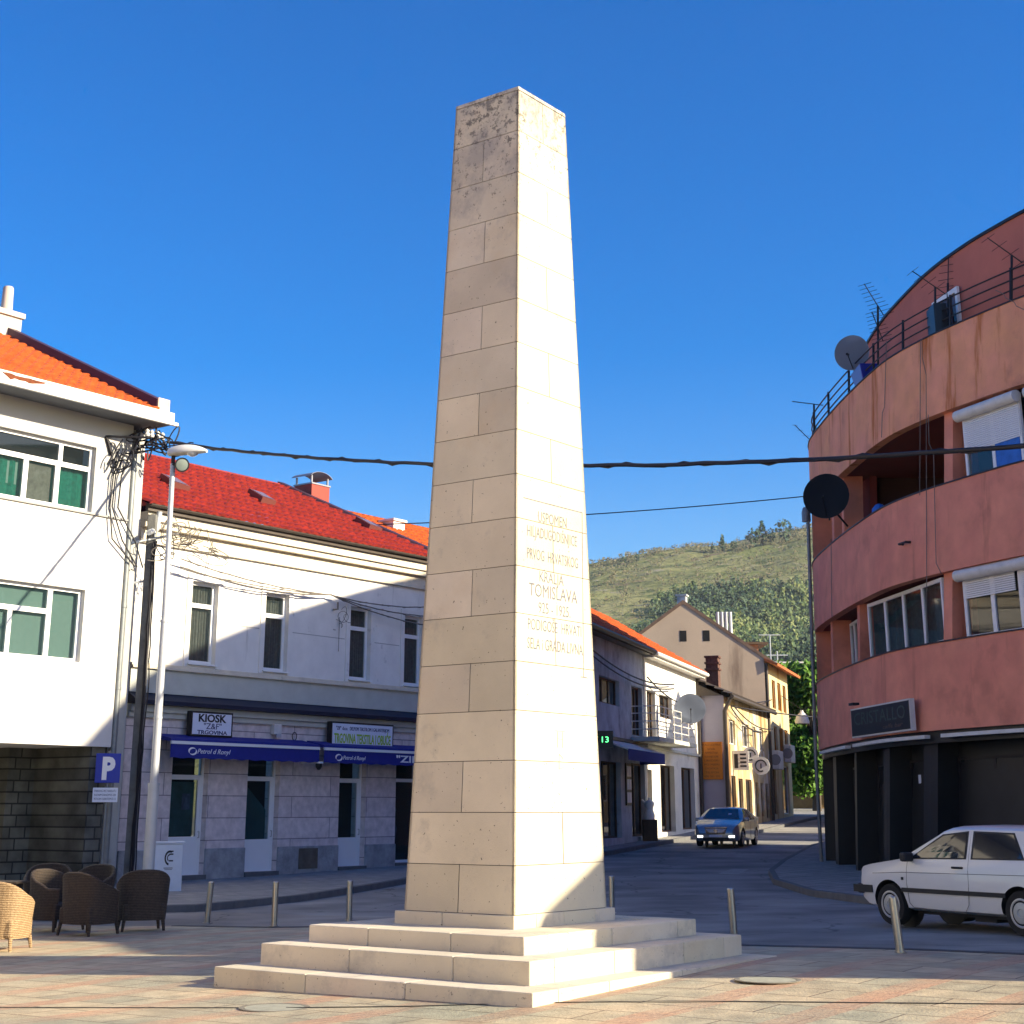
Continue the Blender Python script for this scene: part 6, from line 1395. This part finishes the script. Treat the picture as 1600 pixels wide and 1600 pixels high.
# tall beige gable house
F4 = Fr((14.1,88.4), D1); F4s = Fr((14.1-.993*8.8,88.4+.12*8.8), (.993,-.12))
th_ = empty('gable_house', F4(4,-4,1), 'tall house with a weathered beige gable wall and two attic holes', 'house')
b = MB(); wall(b, F4s, 0, 8.8, -.5, 9.9, [], rev=.2); b.add([F4s(0,0,9.9),F4s(8.8,0,9.9),F4s(4.4,0,13.0)], [(0,1,2)]); b.build('gable_wall', M['beige_pl'], th_)
for s_ in (4.35,5.65): b = MB(); b.box(s_-.19,s_+.19,.0,.012,10.85,11.45,F4s); b.build('attic_opening', M['dark'], th_)
hh4 = [(2.8,8.4,7.2,9.0),(2.8,8.6,4.9,6.4)]
b = MB(); wall(b, F4, 0, 9.2, -.5, 9.9, [(2.6,3.9,7.3,8.9),(4.8,6.1,7.3,8.9),(7,8.3,7.3,8.9),(2.6,3.9,4.9,6.3),(4.8,6.1,4.9,6.3),(7,8.3,4.9,6.3),(1.5,2.6,1.5,4.0),(5.2,7.8,1.5,4.2)], rev=.2); b.build('street_wall', M['yellow_pl2'], th_)
for a, c in ((2.6,7.3),(4.8,7.3),(7,7.3),(2.6,4.9),(4.8,4.9),(7,4.9)): fwin(th_, F4, a, a+1.3, c, c+(1.6 if c > 7 else 1.4), -.12, mat('orange brown shutter', (.45,.18,.02), .7))
fwin(th_, F4, 5.2,7.8,1.5,4.2,-.12, M['dirty_white'], name='shop_window'); fwin(th_, F4, 1.5,2.6,1.5,4.0,-.12, M['wood_brown'], name='door')
sl = math.atan2(3.1,4.4)
b = MB(); b.prism([F4s(9.0,.04,9.72),F4s(4.4,.04,12.96),F4s(-.3,.04,9.65),F4s(-.3,.04,9.85),F4s(4.4,.04,13.18),F4s(9.4,.04,9.65)], Vector(F4s(0,-9.5,0))-Vector(F4s(0,0,0))); b.build('roof', mat('dark old roof tile', (.17,.11,.08), .9, .3, 3, .5, 8), th_)
b = MB(); b.prism([F4(-.1,.02,9.72),F4(-.1,.75,9.45),F4(-.1,.78,9.58),F4(-.1,.02,9.86)], Vector(F4(9.6,0,0))-Vector(F4(-.1,0,0))); b.build('eaves', mat('rust red eaves', (.42,.12,.04), .8), th_)
b = MB(); q = F4s(4.35,-.6,0); f6 = Fr((q[0],q[1]), D1); b.box(-.25,.25,-.25,.25,12.9,13.45,f6); b.box(-.32,.32,-.32,.32,13.45,13.55,f6); b.build('chimney', M['blue_grey_pl'], th_)
b = MB(); 
for k in range(4): q = F4s(6.35+.24*k,-2.0,0); b.lathe([(.105,0),(.10,1.25)], (q[0],q[1],11.45), n=10)
b.build('flue_pipes', M['galv'], th_, smooth=40)
b = MB(); b.tube([F4(.1,.1,9.6),F4(.1,.1,1)], .10, 8); b.build('downpipe', M['gutter'], th_, smooth=50)
for (s_, z_, lab) in ((1.8,4.4,'white air conditioner unit at the corner of the gable house'),(6.9,4.9,'round ended white unit farther along the gable house')):
    ac = empty('air_conditioner', F4(s_,.3,z_), lab, 'air conditioner', 'air conditioners on the gable house'); b = MB(); b.box(s_-.9,s_+.9,.05,.45,z_-.5,z_+.5,F4); b.build('body', M['dirty_white'], ac, bevel=.04); b = MB(); b.lathe([(.30,.001),(.0,.012)], F4(s_-.91,.25,z_), -F4.d, 18); b.build('fan_grille', mat('grey fan grille', (.25,.25,.25), .6), ac)
# distant roofs beyond
fb_ = empty('distant_house', (18,118,2), 'far pale house with a flat terrace and rusty roof hut beyond the gable house', 'house')
b = MB(); b.box(15.5,21.3,117,125,0,11.0); b.build('wall', mat('far pink render', (.50,.36,.27), .9, .1, .6), fb_)
b = MB(); b.box(15.2,22.4,116.4,125.4,11.0,11.25); b.build('terrace_slab', M['dirty_white'], fb_); b = MB(); b.box(16.3,18.6,119,122,11.25,13.7); b.build('roof_hut', mat('rusty hut', (.36,.15,.08), .9, .3, 1), fb_); b = MB(); b.box(15.9,19.3,118.6,122.4,13.7,13.85); b.build('hut_roof', M['wood_brown'], fb_)
b = MB()
for k in range(9): b.box(15.9+.62*k,15.98+.62*k,116.5,116.6,11.25,12.1)
b.box(15.8,21.6,116.48,116.6,12.1,12.2); b.build('terrace_railing', M['dirty_white'], fb_)
b = MB(); b.prism([(18.3,112,9.1),(23.4,112,9.1),(23.4,112,8.85),(18.3,112,8.6)], (0,6,1.2)); b.build('porch_roof', mat('pale pink roof sheet', (.55,.36,.27), .8), fb_)
b = MB()
for k, (z_, x_) in enumerate(((14.4,19.5),(13.2,20.0))): b.tube([(x_,119,11.2),(x_,119,z_)], .05, 5); b.tube([(x_-.8,119,z_-.3*k),(x_+.8,119,z_-.3*k)], .04, 5)
b.build('antenna', M['galv'], fb_)
# street tree, far wall
def broad_tree(x, y, z, h, rw, label, n=9000, seed=3, size=.2):
    r = random.Random(seed); t = empty('street_tree', (x,y,z), label, 'tree'); b = MB()
    b.tube([(x,y,z-.2),(x+.1,y,z+h*.25),(x-.1,y+.1,z+h*.5),(x,y,z+h*.85)], [.32,.25,.16,.05], 8)
    lobes = []
    for k in range(16):
        a = r.uniform(0,6.28); hh = r.uniform(.22,.95); rr_ = rw*(1-.55*abs(hh-.5))*r.uniform(.25,.75); c = V3(x+math.cos(a)*rr_, y+math.sin(a)*rr_, z+h*hh); lobes.append((c, rw*r.uniform(.28,.48)))
        b.tube([(x,y,z+h*hh*.55), tuple(c)], [.08,.02], 5)
    b.build('trunk', M['bark'], t, smooth=50)
    cr = MB()
    for i in range(n):
        c, R_ = lobes[i % 16]; d = V3(r.gauss(0,1),r.gauss(0,1),r.gauss(0,1)).normalized(); p = c+d*R_*r.uniform(.55,1.05)*(1+.25*noise.noise(d*3+c)); u = V3(r.gauss(0,1),r.gauss(0,1),r.gauss(0,1)).normalized(); v = u.orthogonal().normalized(); s_ = size*r.uniform(.6,1.3)
        cr.quad(p-u*s_, p-v*s_*.6, p+u*s_, p+v*s_*.6)
    cr.build('crown', M['leaf'], t, recalc=False); return t
broad_tree(20.3,108,1.6,9.4,3.3,'bright green tree at the end of the street between the houses',14000,3,.22)
broad_tree(24.0,113,1.8,8.0,3.4,'second green tree behind, next to the red building edge',9000,8,.22)
b = MB(); b.box(17.5,34,115.2,115.7,1.2,3.1); fwl = tag(b.build('garden_wall', M['stone_far']), 'low brown stone wall below the green tree at the street end', 'wall')
b = MB(); b.tube([(16.35,92,6.0),(18.2,91,6.9)], .04, 6); sl2 = empty('hanging_lamp', (18.3,91,6.3), 'white dome street lamp hanging in front of the green tree', 'street lamp'); b = MB(); b.tube([(9.0+6,96,9.2),(16.9,93,7.35),(22,90,8.9)], .02, 5); b.build('wire', M['cable'], sl2); b = MB(); b.lathe([(.42,0),(.42,.12),(.33,.42),(.12,.62),(.08,.75),(0,.76)], (16.9,93,6.55), n=20); b.build('shade', M['dirty_white'], sl2, smooth=40)
for k, (a, b_, lab) in enumerate(((F1(19,.3,7.2),F4(.2,.3,7.6),'dark cable from the white house corner to the gable house'),(F1(19.2,.3,6.7),(22,88,6.6),'level cable crossing the street before the ochre house'),(F3(1,.3,6.5),F3(13.5,.3,6.0),'sagging cable under the ochre house eaves'))): cable('street_cable', a, b_, .35, .03, lab, 20, 0, 1, group='cables crossing the street')
cable('street_cable', F3(.2,.3,6.4), F3(9,.35,5.6), .3, .03, 'short sagging cable at the corner of the ochre house', 16, 0, 1, group='cables crossing the street')

# ------------------------------------------------------------------ houses outside the frame at the right, which shade the square
B = empty('corner_house', (17,19,.1), 'plastered corner house just outside the right edge of the view', 'house')
sil = [(14.1,-1),(14.1,4.1),(13.8,5.1),(13.8,5.95),(14.2,6.35),(15.5,6.6),(16.2,8.1),(18.0,8.6),(18.4,9.7),(19.6,9.9),(28.9,9.9),(28.9,-1)]
b = MB(); b.prism([(12.5+.18*0,y,z) for y, z in sil], (9,0,0)); b.build('wall', M['cream_pl'], B)
b = MB(); b.prism([(12.49,19.4,9.9),(12.49,24.2,11.7),(12.49,29.1,9.9)], (9,0,0)); b.build('roof', M['tile_orange'], B)
for y_ in (16.2,18.8,21.4,24.0):
    fz = Fr((12.49,y_+.5), (0,-1))
    for z_ in (1.2,4.6): window(B, fz, 0, 1.0, z_, z_+1.5, .03, cols=[.5], curtain=None, gl=M['glass_dark'], back=False)

# sunlit house row to the left of and behind the viewer, out of the frame, added to throw warm light back
for k, (y0, y1, hh, m_, lab) in enumerate(((-30,-12,9.5,'yellow_pl2','added pale yellow house behind the viewer on the left side of the square'),(-11.9,4,8.6,'cream_pl','added cream house left of the viewer beside the square'),(4.1,20,10.2,'beige_pl','added beige house at the left edge of the square, next to the white building'))):
    hb = empty('fill_house', (-17,(y0+y1)/2,0), lab, 'house'); fh = Fr((-14,y0), (0,1)); hl = []
    n_ = int((y1-y0)/3)
    for i in range(n_):
        for z_ in (1.0,4.6): hl.append((1.0+3*i,2.2+3*i,z_,z_+1.7))
    b = MB(); wall(b, fh, 0, y1-y0, -.5, hh, hl); b.quad(fh(0,0,-.5),fh(0,-9,-.5),fh(0,-9,hh),fh(0,0,hh)); b.quad(fh(y1-y0,0,-.5),fh(y1-y0,-9,-.5),fh(y1-y0,-9,hh),fh(y1-y0,0,hh)); b.build('wall', M[m_], hb)
    for h in hl: window(hb, fh, *h, -.14, cols=[(h[0]+h[1])/2], gl=M['glass_dark'], back=False)
    roofbox(fh, -.3, y1-y0+.3, hh, 4.5, 2.2, hb, M['tile_orange'])

# houses across the street behind the red building: their roofs shade the lower street fronts
for y0, y1, ze, zr, m_, lab in ((63.4,70.2,10.8,12.95,'beige_pl','narrow gabled house across the street, hidden behind the red building'),(80,97,7.6,9.2,'yellow_pl2','long low house across the street, hidden behind the red building')):
    hb = empty('street_house', (24.5,(y0+y1)/2,.5), lab, 'house'); fh = Fr((21,y1), (0,-1)); L_ = y1-y0; n_ = max(2, int(L_/2.8)); hl = [(.6+(L_-.6)/n_*i, .6+(L_-.6)/n_*i+1.1, z_, z_+1.5) for i in range(n_) for z_ in (2.2,5.4)]
    b = MB(); wall(b, fh, 0, L_, -.5, ze, hl); b.quad(fh(0,0,-.5),fh(0,-7,-.5),fh(0,-7,ze),fh(0,0,ze)); b.quad(fh(L_,0,-.5),fh(L_,-7,-.5),fh(L_,-7,ze),fh(L_,0,ze)); b.add([fh(0,0,ze),fh(L_,0,ze),fh(L_/2,0,zr)], [(0,1,2)]); b.build('wall', M[m_], hb)
    for h in hl: window(hb, fh, *h, -.14, cols=[(h[0]+h[1])/2], gl=M['glass_dark'], back=False)
    b = MB(); b.prism([fh(-.3,.3,ze-.1),fh(L_/2,.3,zr),fh(L_+.3,.3,ze-.1),fh(L_+.3,.3,ze+.05),fh(L_/2,.3,zr+.16),fh(-.3,.3,ze+.05)], (7.6,0,0)); b.build('roof', M['tile_orange'], hb)
